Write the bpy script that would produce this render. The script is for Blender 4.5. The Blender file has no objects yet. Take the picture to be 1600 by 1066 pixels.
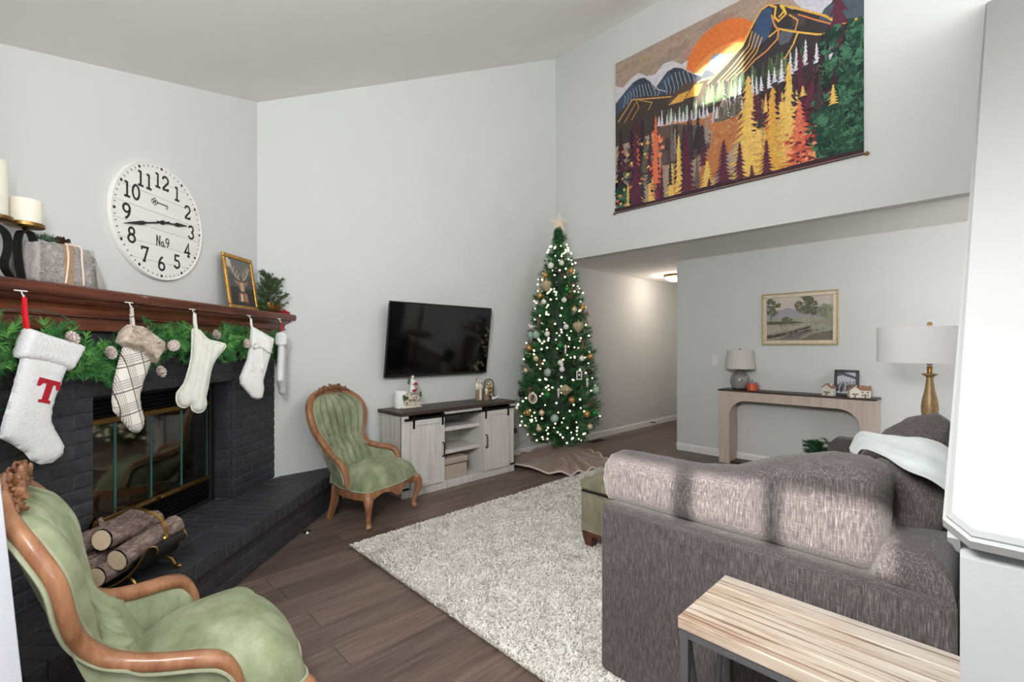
import bpy, bmesh, math, random
import numpy as np
from mathutils import Vector, Matrix, geometry, noise

random.seed(7)
RNG = np.random.default_rng(7)
SC = bpy.context.scene
COL = SC.collection
PI = math.pi

# ------------------------------------------------------------------ camera, world, lights, exposure
YAW = math.radians(45.923)                     # room x axis lies 45.9 degrees right of the view
cam_d = bpy.data.cameras.new('camera'); cam = bpy.data.objects.new('camera', cam_d); COL.objects.link(cam)
cam.location = (0, 0, 1.344)
cam.rotation_euler = (PI/2, 0, YAW - PI/2)
cam_d.sensor_width = 36; cam_d.lens = 724.08/1600*36; cam_d.shift_y = 7.3/1600; cam_d.clip_start = 0.02
SC.camera = cam
SC.view_settings.view_transform = 'Standard'
try: SC.view_settings.look = 'None'
except Exception: pass
SC.view_settings.gamma = 1; SC.view_settings.exposure = -0.14
try: SC.view_settings.use_curve_mapping = False
except Exception: pass
try:
    SC.cycles.use_denoising = True
    SC.cycles.max_bounces = 10; SC.cycles.diffuse_bounces = 6; SC.cycles.transparent_max_bounces = 12
    SC.cycles.sample_clamp_indirect = 6
    SC.cycles.caustics_reflective = False; SC.cycles.caustics_refractive = False
except Exception: pass

w = bpy.data.worlds.new('sky'); SC.world = w; w.use_nodes = True
bg = w.node_tree.nodes['Background']; bg.inputs[0].default_value = (0.80, 0.88, 1.0, 1); bg.inputs[1].default_value = 1.6

def lamp(name, kind, loc, direction, energy, color=(1, 1, 1), **kw):
    l = bpy.data.lights.new(name, kind); o = bpy.data.objects.new(name, l); COL.objects.link(o)
    o.location = loc; o.rotation_euler = Vector(direction).to_track_quat('-Z', 'Y').to_euler()
    l.energy = energy; l.color = color
    for k, v in kw.items(): setattr(l, k, v)
    return o
SE, SA = math.radians(25), math.radians(8)
SUN_DIR = (math.cos(SE)*math.cos(SA), math.cos(SE)*math.sin(SA), -math.sin(SE))
lamp('sun', 'SUN', (-6, 0, 5), SUN_DIR, 15.0, (1, .95, .88), angle=math.radians(1.2))
# daylight arriving through the windows behind the camera, and added fill lamps
lamp('window_daylight_back', 'AREA', (1.9, -3.05, 1.75), (0, 1, 0.40), 88, (.97, .985, 1), shape='RECTANGLE', size=4.0, size_y=2.2)
lamp('high_fill', 'AREA', (3.0, -3.05, 3.4), (-.2, 1, 0.65), 84, (.97, .985, 1), shape='RECTANGLE', size=2.6, size_y=1.0)  # added fill high on the wall; the opening was cut to match
lamp('window_daylight_left', 'AREA', (-0.27, -1.3, 1.25), (1, 0.3, 0.35), 7, (.97, .985, 1), shape='RECTANGLE', size=1.9, size_y=2.0)
lamp('side_fill', 'AREA', (-0.28, 0.75, 2.15), (1, 0.1, -0.05), 165, (.97, .985, 1), shape='RECTANGLE', size=1.3, size_y=0.55)  # added fill for the room and recess; solid wall behind it
lamp('ceiling_fill', 'AREA', (1.9, -2.95, 0.75), (0, .45, 1), 75, (1, .985, .965), shape='RECTANGLE', size=3.8, size_y=0.8)  # added fill aimed upward to brighten the ceiling
# sunlight thrown up through the side window by a bright surface outside
lamp('sun_reflection', 'AREA', (-0.27, 1.15, 1.72), (4.92, .72, 2.40), 7, (1, .93, .8), shape='RECTANGLE', size=0.44, size_y=0.62, spread=math.radians(.7))

# ------------------------------------------------------------------ materials
def lin(c):
    c = c/255
    return c/12.92 if c <= .04045 else ((c+.055)/1.055)**2.4
def S(r, g, b): return (lin(r), lin(g), lin(b), 1)
class NT:
    def __init__(s, name):
        s.m = bpy.data.materials.new(name); s.m.use_nodes = True; s.t = s.m.node_tree; s.n = s.t.nodes
        s.p = s.n['Principled BSDF']; s._tc = None
    def add(s, typ, **kw):
        n = s.n.new(typ)
        for k, v in kw.items(): setattr(n, k, v)
        return n
    def l(s, a, b): s.t.links.new(a, b)
    def co(s, stretch=(1, 1, 1), rot=(0, 0, 0), src='Object'):
        tc = s.add('ShaderNodeTexCoord'); mp = s.add('ShaderNodeMapping')
        mp.inputs['Scale'].default_value = stretch; mp.inputs['Rotation'].default_value = rot
        s.l(tc.outputs[src], mp.inputs[0]); return mp.outputs[0]
    def noise(s, scale, detail=3, rough=.5, stretch=(1, 1, 1), rot=(0, 0, 0)):
        n = s.add('ShaderNodeTexNoise'); n.inputs['Scale'].default_value = scale
        n.inputs['Detail'].default_value = detail; n.inputs['Roughness'].default_value = rough
        s.l(s.co(stretch, rot), n.inputs['Vector']); return n.outputs['Fac']
    def ramp(s, fac, stops):
        r = s.add('ShaderNodeValToRGB'); e = r.color_ramp.elements
        while len(e) < len(stops): e.new(.5)
        for q, (p, c) in zip(e, stops): q.position = p; q.color = c
        s.l(fac, r.inputs[0]); return r.outputs[0]
    def mix(s, fac, a, b, mode='MIX'):
        m = s.add('ShaderNodeMix', data_type='RGBA', blend_type=mode)
        for sock, v in ((m.inputs[0], fac), (m.inputs[6], a), (m.inputs[7], b)):
            if hasattr(v, 'is_linked'): s.l(v, sock)
            else: sock.default_value = v
        return m.outputs[2]
    def math(s, op, a, b=None):
        m = s.add('ShaderNodeMath', operation=op)
        for sock, v in ((m.inputs[0], a), (m.inputs[1], b)):
            if v is None: continue
            if hasattr(v, 'is_linked'): s.l(v, sock)
            else: sock.default_value = v
        return m.outputs[0]
    def col(s, v):
        if hasattr(v, 'is_linked'): s.l(v, s.p.inputs['Base Color'])
        else: s.p.inputs['Base Color'].default_value = v
        return s
    def bump(s, h, strength=.3, dist=.005):
        b = s.add('ShaderNodeBump'); b.inputs['Strength'].default_value = strength; b.inputs['Distance'].default_value = dist
        s.l(h, b.inputs['Height']); s.l(b.outputs[0], s.p.inputs['Normal']); return s
    def set(s, rough=.5, metal=0, spec=.5, sheen=0, trans=0, emit=None, es=0, coat=0):
        i = s.p.inputs; i['Roughness'].default_value = rough; i['Metallic'].default_value = metal
        i['Specular IOR Level'].default_value = spec; i['Sheen Weight'].default_value = sheen
        i['Transmission Weight'].default_value = trans; i['Coat Weight'].default_value = coat
        if emit: i['Emission Color'].default_value = emit; i['Emission Strength'].default_value = es
        return s
def plain(name, c, rough=.5, metal=0, spec=.5, var=.08, vs=20, bump=0, bs=200, **kw):
    t = NT(name).set(rough, metal, spec, **kw)
    n = t.noise(vs, 4)
    d = tuple(x*(1-var) for x in c[:3])+(1,); u = tuple(min(1, x*(1+var)) for x in c[:3])+(1,)
    t.col(t.ramp(n, [(.3, d), (.7, u)]))
    if bump: t.bump(t.noise(bs, 2), bump, .003)
    return t.m
def wood(name, cs, axis=0, rough=.5, grain=60, rnd=0, bump=.08, coat=0, spec=.4, wear=None):
    t = NT(name).set(rough, spec=spec, coat=coat)
    st = [1, 1, 1]; st[axis] = .06
    n1 = t.noise(grain, 5, .65, st); st2 = [1, 1, 1]; st2[axis] = .15
    n2 = t.noise(6, 3, .6, st2)
    c = t.ramp(n1, [(.25, cs[0]), (.5, cs[1]), (.75, cs[2])])
    c = t.mix(t.math('MULTIPLY', n2, .5), c, cs[0], 'MIX')
    if rnd:
        oi = t.add('ShaderNodeObjectInfo')
        c = t.mix(1.0, c, t.ramp(oi.outputs['Random'], [(0, (1-rnd,)*3+(1,)), (1, (1+rnd*.6,)*3+(1,))]), 'MULTIPLY')
    if wear is not None:
        c = t.mix(t.ramp(t.noise(9, 5, .7, st2), [(.5, (0, 0, 0, 1)), (.62, (1, 1, 1, 1))]), c, wear)
    t.col(c); t.bump(n1, bump, .002); return t.m
def vcol(name, rough=.8, spec=.2, sheen=0, mottle=0):
    t = NT(name).set(rough, spec=spec, sheen=sheen)
    a = t.add('ShaderNodeVertexColor', layer_name='Col')
    c = a.outputs[0]
    if mottle:
        c = t.mix(1.0, c, t.ramp(t.noise(60, 5, .7), [(.3, (1-mottle,)*3+(1,)), (.7, (1+mottle*.5,)*3+(1,))]), 'MULTIPLY')
    t.col(c); return t.m

M = {}
M['wall'] = plain('wall_paint', S(212, 213, 211), .85, spec=.2, var=.012, vs=3, bump=.05, bs=350)
M['ceiling'] = plain('ceiling_paint', S(240, 239, 236), .9, spec=.1, var=.012, vs=3, bump=.05, bs=250)
M['mocha'] = plain('mocha_resin', S(150, 130, 114), .8, var=.08)
M['trim'] = plain('white_trim', S(236, 236, 234), .4, var=.01, vs=5)
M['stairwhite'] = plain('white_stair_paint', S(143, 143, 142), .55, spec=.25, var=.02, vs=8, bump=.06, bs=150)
M['plank'] = wood('vinyl_plank', (S(82, 67, 60), S(116, 98, 89), S(150, 131, 121)), 0, .42, 38, rnd=.28, bump=.05, spec=.45)
def brickmat():
    t = NT('black_painted_brick').set(.55, spec=.35)
    oi = t.add('ShaderNodeObjectInfo')
    c = t.ramp(t.noise(30, 4), [(.3, S(48, 48, 50)), (.7, S(66, 66, 69))])
    c = t.mix(1.0, c, t.ramp(oi.outputs['Random'], [(0, (.82, .82, .84, 1)), (1, (1.15, 1.15, 1.16, 1))]), 'MULTIPLY')
    t.col(c).bump(t.noise(90, 5, .65), .35, .004); return t.m
M['brick'] = brickmat()
M['mantel'] = wood('dark_mantel_wood', (S(50, 22, 14), S(104, 54, 35), S(146, 84, 54)), 0, .38, 30, bump=.05, coat=.2)
M['blackmetal'] = plain('black_metal', S(22, 22, 23), .45, .6, var=.1)
M['matteblack'] = plain('matte_black', S(16, 15, 15), .6, var=.1)
M['brass'] = plain('brass', S(190, 150, 85), .28, 1, var=.08)
M['oldbrass'] = plain('antique_brass', S(150, 115, 66), .38, 1, var=.12)
M['soot'] = plain('soot', S(74, 64, 54), .9, var=.3)
def glassmat(name, tint, gloss=.12, rough=.02, gc=(1, 1, 1, 1)):
    t = NT(name); t.n.remove(t.p); out = t.n['Material Output']
    tr = t.add('ShaderNodeBsdfTransparent'); tr.inputs[0].default_value = tint
    gl = t.add('ShaderNodeBsdfGlossy'); gl.inputs['Roughness'].default_value = rough; gl.inputs['Color'].default_value = gc
    lw = t.add('ShaderNodeLayerWeight'); lw.inputs['Blend'].default_value = .25
    f = t.math('ADD', t.math('MULTIPLY', lw.outputs['Fresnel'], .8), gloss)
    mx = t.add('ShaderNodeMixShader'); t.l(f, mx.inputs[0]); t.l(tr.outputs[0], mx.inputs[1]); t.l(gl.outputs[0], mx.inputs[2])
    t.l(mx.outputs[0], out.inputs[0]); return t.m
M['fireglass'] = glassmat('smoked_fireplace_glass', (.34, .30, .25, 1), .15, .05)
M['clearglass'] = glassmat('clear_glass', (.96, .97, .97, 1), .04)
M['teal'] = plain('glass_edge_green', S(70, 110, 100), .2, spec=.6)
M['velvet'] = None
def velvet(name, c0, c1, c2, sc=9):
    t = NT(name).set(.85, spec=.15, sheen=.35); t.p.inputs['Sheen Roughness'].default_value = .4
    t.p.inputs['Sheen Tint'].default_value = c2
    n = t.noise(sc, 4, .6, (1, 1, .7)); t.col(t.ramp(n, [(.32, c0), (.5, c1), (.68, c2)]))
    t.bump(t.noise(600, 2), .1, .001); return t.m
M['velvet'] = velvet('green_velvet', S(118, 124, 96), S(140, 146, 117), S(160, 165, 138))
M['piping'] = plain('green_piping', S(160, 164, 136), .8, var=.06)
M['chairwood'] = wood('carved_walnut', (S(118, 74, 48), S(164, 114, 80), S(194, 150, 114)), 2, .38, 25, bump=.05, coat=.25)
M['carving'] = wood('carved_rose_wood', (S(92, 58, 38), S(138, 96, 66), S(178, 134, 98)), 2, .45, 40, bump=.2)
def sofamat():
    t = NT('grey_slub_fabric').set(.9, spec=.15, sheen=.15)
    v = t.noise(1, 3, .6, (330, 330, 26)); h = t.noise(1, 2, .6, (25, 25, 400)); f = t.noise(1, 2, .6, (700, 700, 700))
    c = t.ramp(v, [(.32, S(62, 56, 56)), (.5, S(86, 79, 79)), (.64, S(114, 107, 106)), (.76, S(158, 152, 150))])
    c = t.mix(t.ramp(h, [(.55, (0, 0, 0, 1)), (.75, (.5, .5, .5, 1))]), c, S(140, 134, 131))
    c = t.mix(t.ramp(f, [(.4, (0, 0, 0, 1)), (.65, (.6, .6, .6, 1))]), c, S(50, 45, 46))
    t.col(c).bump(f, .25, .002); return t.m
M['sofa'] = sofamat()
M['throw'] = plain('white_throw', S(186, 190, 189), .9, var=.05, vs=30, bump=.3, bs=300, sheen=.3)
M['stand'] = wood('whitewashed_wood', (S(186, 181, 175), S(212, 208, 203), S(226, 224, 220)), 2, .6, 40, bump=.06)
M['standtop'] = wood('dark_oak_top', (S(48, 37, 32), S(70, 56, 49), S(92, 76, 67)), 0, .45, 40, bump=.06)
M['tvscreen'] = plain('tv_screen', S(6, 6, 7), .07, spec=.55, var=.02)
M['tvbezel'] = plain('tv_bezel', S(18, 18, 19), .35, var=.02)
M['consolewood'] = wood('pale_oak', (S(188, 168, 154), S(206, 188, 175), S(220, 205, 193)), 2, .6, 30, bump=.04)
M['whitecer'] = plain('white_ceramic', S(232, 231, 226), .5, var=.03)
M['wax'] = plain('ivory_wax', S(238, 232, 214), .5, var=.02)
M['whitewax'] = plain('white_wax', S(238, 238, 234), .5, var=.01)
M['needle'] = vcol('pine_needles', .6, .25)
M['rug'] = vcol('shag_rug', .95, .05)
M['art'] = vcol('printed_cloth', .85, .15, mottle=.30)
M['paint'] = vcol('painted_canvas', .55, .3, mottle=.2)
M['gilt'] = plain('pale_gilt', S(190, 164, 116), .45, .3, var=.1, vs=40)
M['photo'] = vcol('glossy_print', .15, .5)
M['goldframe'] = plain('gold_frame', S(186, 140, 66), .4, .7, var=.25, vs=40)
M['palegold'] = plain('pale_gold_frame', S(214, 198, 174), .5, .1, var=.1, vs=30)
M['blackframe'] = plain('black_frame', S(14, 14, 15), .35)
M['bronze'] = plain('hammered_bronze', S(140, 105, 55), .35, .9, var=.2, vs=60, bump=.5, bs=120)
M['goldlamp'] = plain('aged_gold', S(176, 146, 104), .45, .35, var=.15, vs=40)
M['shade'] = plain('white_lampshade', S(240, 238, 238), .9, var=.01, emit=(1, .95, .94, 1), es=.06)
M['linen'] = plain('linen_lampshade', S(208, 203, 196), .9, var=.03, vs=80, bump=.2, bs=400)
M['greyglaze'] = plain('grey_glaze', S(140, 138, 138), .15, spec=.6, var=.2, vs=40)
M['terra'] = plain('terracotta_wax', S(196, 82, 46), .4, var=.08)
M['red'] = plain('red_felt', S(168, 20, 36), .85, var=.1, vs=50)
M['brightred'] = plain('red_ribbon', S(216, 18, 38), .8, var=.05)
M['whitewool'] = plain('white_wool', S(226, 226, 226), .95, var=.03, vs=40, bump=1.0, bs=130, sheen=.2)
M['creamwool'] = plain('cream_cable_knit', S(220, 220, 208), .95, var=.05, vs=30, bump=.6, bs=140, sheen=.2)
M['satin'] = plain('white_satin', S(232, 230, 226), .6, var=.03, vs=20, bump=.15, bs=60)
M['fauxfur'] = plain('beige_faux_fur', S(190, 174, 156), .95, var=.3, vs=60, bump=.8, bs=120, sheen=.4)
M['greyfur'] = plain('grey_faux_fur', S(186, 178, 174), .95, var=.12, vs=60, bump=.8, bs=160, sheen=.4)
def plaid():
    t = NT('cream_plaid').set(.9, spec=.1)
    co = t.co((1, 1, 1), (0, math.radians(14), 0)); sp = t.add('ShaderNodeSeparateXYZ'); t.l(co, sp.inputs[0])
    def stripes(v, period, ws):
        out = None
        for off, wd in ws:
            f = t.math('FRACT', t.math('ADD', t.math('DIVIDE', v, period), off))
            g = t.math('LESS_THAN', f, wd)
            out = g if out is None else t.math('MAXIMUM', out, g)
        return out
    fine = [(0, .05), (.1, .05), (.2, .05), (.3, .05)]
    vx = stripes(sp.outputs[0], .075, fine); vz = stripes(sp.outputs[2], .11, fine)
    bx = stripes(sp.outputs[0], .075, [(.42, .07)]); bz = stripes(sp.outputs[2], .11, [(.45, .05)])
    c = t.mix(t.math('MULTIPLY', t.math('MAXIMUM', vx, vz), .6), S(232, 226, 216), S(120, 108, 104))
    c = t.mix(t.math('MULTIPLY', t.math('MAXIMUM', bx, bz), .9), c, S(84, 66, 66))
    t.col(c).bump(t.noise(500, 2), .2, .001); return t.m
M['plaid'] = plaid()
M['cone'] = plain('pinecone', S(212, 196, 190), .8, var=.3, vs=80)
M['darkcone'] = plain('dark_pinecone', S(86, 58, 46), .8, var=.3, vs=80)
M['burlap'] = plain('burlap', S(176, 140, 102), .95, var=.1, vs=150, bump=.4, bs=300)
M['cord'] = plain('cream_cord', S(232, 210, 190), .9, var=.1, vs=200)
M['greywood'] = wood('weathered_grey_wood', (S(120, 116, 108), S(160, 156, 148), S(196, 192, 186)), 2, .8, 50, bump=.2)
M['clockface'] = wood('white_clock_boards', (S(226, 225, 220), S(233, 232, 228), S(238, 237, 234)), 0, .6, 30, bump=.02)
M['ink'] = plain('clock_black', S(38, 30, 30), .6)
def bleached():
    t = NT('bleached_plank').set(.6, spec=.3)
    n1 = t.noise(95, 4, .6, (1, .025, 1)); n2 = t.noise(9, 4, .6, (1, .25, 1)); n3 = t.noise(34, 3, .6, (1, .04, 1))
    c = t.ramp(n2, [(.3, S(172, 150, 128)), (.5, S(194, 180, 163)), (.7, S(204, 197, 187))])
    c = t.mix(t.ramp(n1, [(.37, (.85, .85, .85, 1)), (.47, (0, 0, 0, 1))]), c, S(104, 70, 52))
    c = t.mix(t.ramp(n3, [(.55, (0, 0, 0, 1)), (.68, (.6, .6, .6, 1))]), c, S(140, 102, 78))
    v = t.add('ShaderNodeTexVoronoi'); v.inputs['Scale'].default_value = 5.5; t.l(t.co((1.6, .62, 0)), v.inputs['Vector'])
    c = t.mix(t.ramp(v.outputs['Distance'], [(.05, (.85, .85, .85, 1)), (.10, (0, 0, 0, 1))]), c, S(96, 60, 42))
    t.col(c).bump(n1, .25, .002); return t.m
M['tableplank'] = bleached()  # bleached wood tone with grain streaks and knots
M['tablerail'] = plain('gunmetal_legs', S(92, 92, 94), .5, .3, var=.06)
M['olive'] = velvet('olive_velvet', S(108, 103, 85), S(132, 126, 106), S(150, 144, 124), 5)
M['darkwood'] = wood('dark_leg_wood', (S(62, 34, 24), S(92, 54, 38), S(112, 68, 50)), 2, .4, 30)
M['skirt'] = plain('taupe_velvet', S(138, 114, 102), .8, var=.12, vs=14, sheen=.4)
M['skirttrim'] = plain('cream_trim', S(214, 196, 180), .9, var=.08)
def bark():
    t = NT('bark').set(.95, spec=.1)
    n = t.noise(60, 6, .7, (.5, 1, 1)); t.col(t.ramp(n, [(.3, S(78, 64, 58)), (.5, S(134, 114, 105)), (.7, S(178, 160, 150))])); t.bump(n, 1.0, .012); return t.m
M['bark'] = bark()
def cut():
    t = NT('cut_log_end').set(.8, spec=.1)
    wv = t.add('ShaderNodeTexWave', wave_type='RINGS', rings_direction='X'); wv.inputs['Scale'].default_value = 26; wv.inputs['Distortion'].default_value = 2
    t.l(t.co(), wv.inputs[0]); t.col(t.ramp(wv.outputs[1], [(.3, S(222, 198, 164)), (.8, S(230, 208, 178))])); return t.m
M['cutwood'] = cut()
M['curtain'] = plain('white_curtain', S(206, 206, 213), .9, var=.02, bump=.3, bs=120)
M['card'] = wood('kraft_box', (S(168, 150, 138), S(182, 166, 154), S(196, 182, 170)), 0, .8, 60, bump=.05)
M['vent'] = plain('dark_vent', S(52, 44, 40), .5, .3)
M['bulb'] = plain('warm_bulb', S(255, 248, 225), .3, emit=S(255, 240, 205), es=1.9)
M['hallglow'] = plain('frosted_lamp_glass', S(255, 250, 240), .4, emit=(1, .90, .78, 1), es=4.0)
M['leaf'] = plain('plant_leaf', S(58, 78, 44), .5, var=.35, vs=30)
M['holly'] = plain('holly_green', S(60, 96, 50), .6, var=.3, vs=60)
M['resin'] = plain('cream_resin', S(226, 216, 196), .7, var=.1, vs=60)
M['taupe'] = plain('taupe_resin', S(134, 116, 96), .7, var=.1)
M['hair'] = plain('brown_resin', S(84, 62, 46), .7, var=.2)
M['house'] = plain('white_house_ceramic', S(232, 226, 212), .5, var=.05, vs=60)
M['roof'] = plain('brown_roof_ceramic', S(150, 112, 86), .5, var=.15, vs=60)
for nm, c, r, mt in (('orn_white', (225, 222, 214), .35, .1), ('orn_champ', (216, 194, 156), .25, .4), ('orn_gold', (192, 146, 78), .3, .6), ('orn_green', (16, 120, 48), .22, .3), ('orn_dark', (20, 36, 28), .2, .3), ('orn_sage', (150, 172, 158), .5, .1), ('orn_jewel', (178, 162, 128), .55, .3), ('orn_deep', (12, 70, 34), .3, .2)):
    M[nm] = plain(nm, S(*c), r, mt, var=.1, vs=60)
M['ribbon'] = plain('tan_ribbon', S(146, 104, 74), .7, var=.15)
M['glitter'] = plain('champagne_glitter', S(226, 212, 182), .4, .4, var=.25, vs=200, emit=S(255, 240, 210), es=.15)
M['trunk'] = plain('green_pole', S(22, 44, 26), .6, var=.2)
M['chrome'] = plain('chrome', S(190, 190, 192), .2, 1)
M['cable'] = plain('grey_cable', S(120, 118, 114), .6)
M['ivoryplastic'] = plain('white_plastic', S(228, 228, 226), .35, var=.01)

# ------------------------------------------------------------------ mesh helpers
class MB:
    def __init__(s): s.v = []; s.f = []; s.mi = []; s.cols = []; s.cur = 0; s.c = None
    def addv(s, vs): b = len(s.v); s.v.extend([tuple(x) for x in vs]); return b
    def face(s, idx): s.f.append(tuple(idx)); s.mi.append(s.cur); s.cols.append(s.c)
    def box(s, c, d, bev=.0, R=None):
        hx, hy, hz = d[0]/2, d[1]/2, d[2]/2; cv = Vector(c)
        tf = (lambda p: cv + (R @ Vector(p))) if R is not None else (lambda p: cv + Vector(p))
        bev = min(bev, hx*.9, hy*.9, hz*.9)
        if bev <= 0:
            vs = [(sx*hx, sy*hy, sz*hz) for sx in (-1, 1) for sy in (-1, 1) for sz in (-1, 1)]
            b = s.addv([tf(p) for p in vs])
            for q in ((0, 1, 3, 2), (4, 6, 7, 5), (0, 4, 5, 1), (2, 3, 7, 6), (0, 2, 6, 4), (1, 5, 7, 3)): s.face([b+i for i in q])
            return s
        V = {}; pts = []
        for sx in (-1, 1):
            for sy in (-1, 1):
                for sz in (-1, 1):
                    for a in range(3):
                        h = [hx-bev, hy-bev, hz-bev]; h[a] += bev
                        V[(sx, sy, sz, a)] = len(pts); pts.append((sx*h[0], sy*h[1], sz*h[2]))
        F = []
        for a in range(3):
            o = [i for i in range(3) if i != a]
            for sg in (-1, 1):
                q = []
                for p, r in ((-1, -1), (1, -1), (1, 1), (-1, 1)):
                    k = [0, 0, 0]; k[a] = sg; k[o[0]] = p; k[o[1]] = r; q.append(V[(*k, a)])
                F.append(q)
        for a, b2 in ((0, 1), (0, 2), (1, 2)):
            o = 3-a-b2
            for sa in (-1, 1):
                for sb in (-1, 1):
                    k = [0, 0, 0]; k[a] = sa; k[b2] = sb
                    k[o] = -1; k1 = tuple(k); k[o] = 1; k2 = tuple(k)
                    F.append([V[(*k1, a)], V[(*k2, a)], V[(*k2, b2)], V[(*k1, b2)]])
        for sx in (-1, 1):
            for sy in (-1, 1):
                for sz in (-1, 1): F.append([V[(sx, sy, sz, a)] for a in range(3)])
        b = s.addv([tf(p) for p in pts])
        for q in F:
            p = [Vector(pts[i]) for i in q]; n = (p[1]-p[0]).cross(p[2]-p[0]); c0 = sum(p, Vector())/len(p)
            s.face([b+i for i in (q if n.dot(c0) > 0 else q[::-1])])
        return s
    def tube(s, path, r, n=8, closed=False, cap=True, ref=None, sec=None):
        P = [Vector(p) for p in path]; m = len(P)
        if closed: T = [(P[(i+1) % m]-P[i-1]).normalized() for i in range(m)]
        else: T = [(P[min(i+1, m-1)]-P[max(i-1, 0)]).normalized() for i in range(m)]
        N = Vector(ref) if ref is not None else (Vector((0, 0, 1)) if abs(T[0].z) < .9 else Vector((1, 0, 0)))
        N = (N-T[0]*N.dot(T[0])).normalized(); b0 = len(s.v)
        for i in range(m):
            N = (N-T[i]*N.dot(T[i])); N = N.normalized() if N.length > 1e-6 else Vector((1, 0, 0))
            B = T[i].cross(N); ri = r[i] if isinstance(r, (list, tuple)) else r
            ra, rb = ri if isinstance(ri, (list, tuple)) else (ri, ri)
            if sec: s.addv([P[i]+N*(x*ra)+B*(y*rb) for x, y in sec])
            else: s.addv([P[i]+N*(math.cos(2*PI*k/n)*ra)+B*(math.sin(2*PI*k/n)*rb) for k in range(n)])
        if sec: n = len(sec)
        for i in range(m if closed else m-1):
            j = (i+1) % m
            for k in range(n):
                k2 = (k+1) % n
                s.face((b0+i*n+k, b0+i*n+k2, b0+j*n+k2, b0+j*n+k))
        if cap and not closed:
            s.face([b0+k for k in range(n)][::-1]); s.face([b0+(m-1)*n+k for k in range(n)])
        return s
    def lathe(s, prof, n=24, c=(0, 0, 0), M3=None):
        b = len(s.v); cv = Vector(c)
        for r, z in prof:
            for k in range(n):
                p = Vector((r*math.cos(2*PI*k/n), r*math.sin(2*PI*k/n), z))
                s.v.append(tuple(cv+(M3 @ p if M3 is not None else p)))
        for i in range(len(prof)-1):
            for k in range(n):
                k2 = (k+1) % n; s.face((b+i*n+k, b+i*n+k2, b+(i+1)*n+k2, b+(i+1)*n+k))
        if prof[0][0] > 1e-5: s.face([b+k for k in range(n)][::-1])
        if prof[-1][0] > 1e-5: s.face([b+(len(prof)-1)*n+k for k in range(n)])
        return s
    def ball(s, c, r, nu=10, nv=7, sc=(1, 1, 1), M3=None):
        pr = [(max(1e-6, r*math.sin(PI*i/nv)), -r*math.cos(PI*i/nv)) for i in range(nv+1)]
        D = Matrix.Diagonal(sc)
        return s.lathe([(0 if a < 1e-5 else a, z) for a, z in pr], nu, c, (M3 @ D) if M3 is not None else D)
    def prism(s, poly, d0, d1, tf):
        """poly 2D -> extruded between depths; tf(a,b,d) -> point"""
        n = len(poly); b = s.addv([tf(a, q, d0) for a, q in poly]+[tf(a, q, d1) for a, q in poly])
        s.face(range(b, b+n)); s.face([b+n+i for i in range(n)][::-1])
        for i in range(n):
            j = (i+1) % n; s.face((b+j, b+i, b+n+i, b+n+j))
        return s
    def grid(s, nu, nv, fn, closeu=False):
        b = len(s.v)
        for i in range(nu):
            for j in range(nv): s.v.append(tuple(fn(i/(nu if closeu else nu-1), j/(nv-1))))
        for i in range(nu if closeu else nu-1):
            i2 = (i+1) % nu
            for j in range(nv-1): s.face((b+i*nv+j, b+i2*nv+j, b+i2*nv+j+1, b+i*nv+j+1))
        return s
    def puff(s, outline, T, R, cell, tf, back=True, extra=None):
        """a stuffed shape: 2D outline inflated to thickness +-T with edge rounding R"""
        pts = [Vector(p) for p in outline]; L = []
        for i, p in enumerate(pts):
            q = pts[(i+1) % len(pts)]; k = max(1, int((q-p).length/cell+.5))
            for j in range(k): L.append(p.lerp(q, j/k))
        nb = len(L); x0 = min(p.x for p in L); x1 = max(p.x for p in L); y0 = min(p.y for p in L); y1 = max(p.y for p in L)
        A = np.array([[p.x, p.y] for p in L]); Bq = np.roll(A, -1, 0)
        gx = np.arange(x0+cell/2, x1, cell); gy = np.arange(y0+cell/2, y1, cell*.87)
        G = np.array([(x+(cell/2 if j % 2 else 0), y) for j, y in enumerate(gy) for x in gx])
        def dist(Q):
            d = np.full(len(Q), 1e9)
            for a, b in zip(A, Bq):
                ab = b-a; t = np.clip(((Q-a) @ ab)/max(ab @ ab, 1e-12), 0, 1)
                d = np.minimum(d, np.hypot(*(Q-a-t[:, None]*ab).T))
            return d
        def inside(Q):
            c = np.zeros(len(Q), bool)
            for a, b in zip(A, Bq):
                cond = ((a[1] > Q[:, 1]) != (b[1] > Q[:, 1]))
                with np.errstate(divide='ignore', invalid='ignore'):
                    xi = (b[0]-a[0])*(Q[:, 1]-a[1])/(b[1]-a[1])+a[0]
                c ^= cond & (Q[:, 0] < xi)
            return c
        dg = dist(G); G = G[inside(G) & (dg > cell*.45)]
        allp = [Vector(p) for p in A]+[Vector(p) for p in G]
        vs, _, fs, *_ = geometry.delaunay_2d_cdt(allp, [(i, (i+1) % nb) for i in range(nb)], [], 1, 1e-6)
        Q = np.array([[p.x, p.y] for p in vs]); d = dist(Q)
        h = T*np.sqrt(np.clip(1-(1-np.clip(d/R, 0, 1))**2, 0, 1))
        if extra is not None: h = h+np.array([extra(q[0], q[1])*min(1, dd/R) for q, dd in zip(Q, d)])
        edge = d < 1e-5
        b = s.addv([tf(q[0], q[1], hh) for q, hh in zip(Q, h)])
        for f in fs: s.face([b+i for i in f])
        if back:
            m = {}
            for i in range(len(Q)):
                if edge[i]: m[i] = b+i
                else: m[i] = s.addv([tf(Q[i][0], Q[i][1], -h[i])])
            for f in fs: s.face([m[i] for i in f][::-1])
        return s
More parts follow.
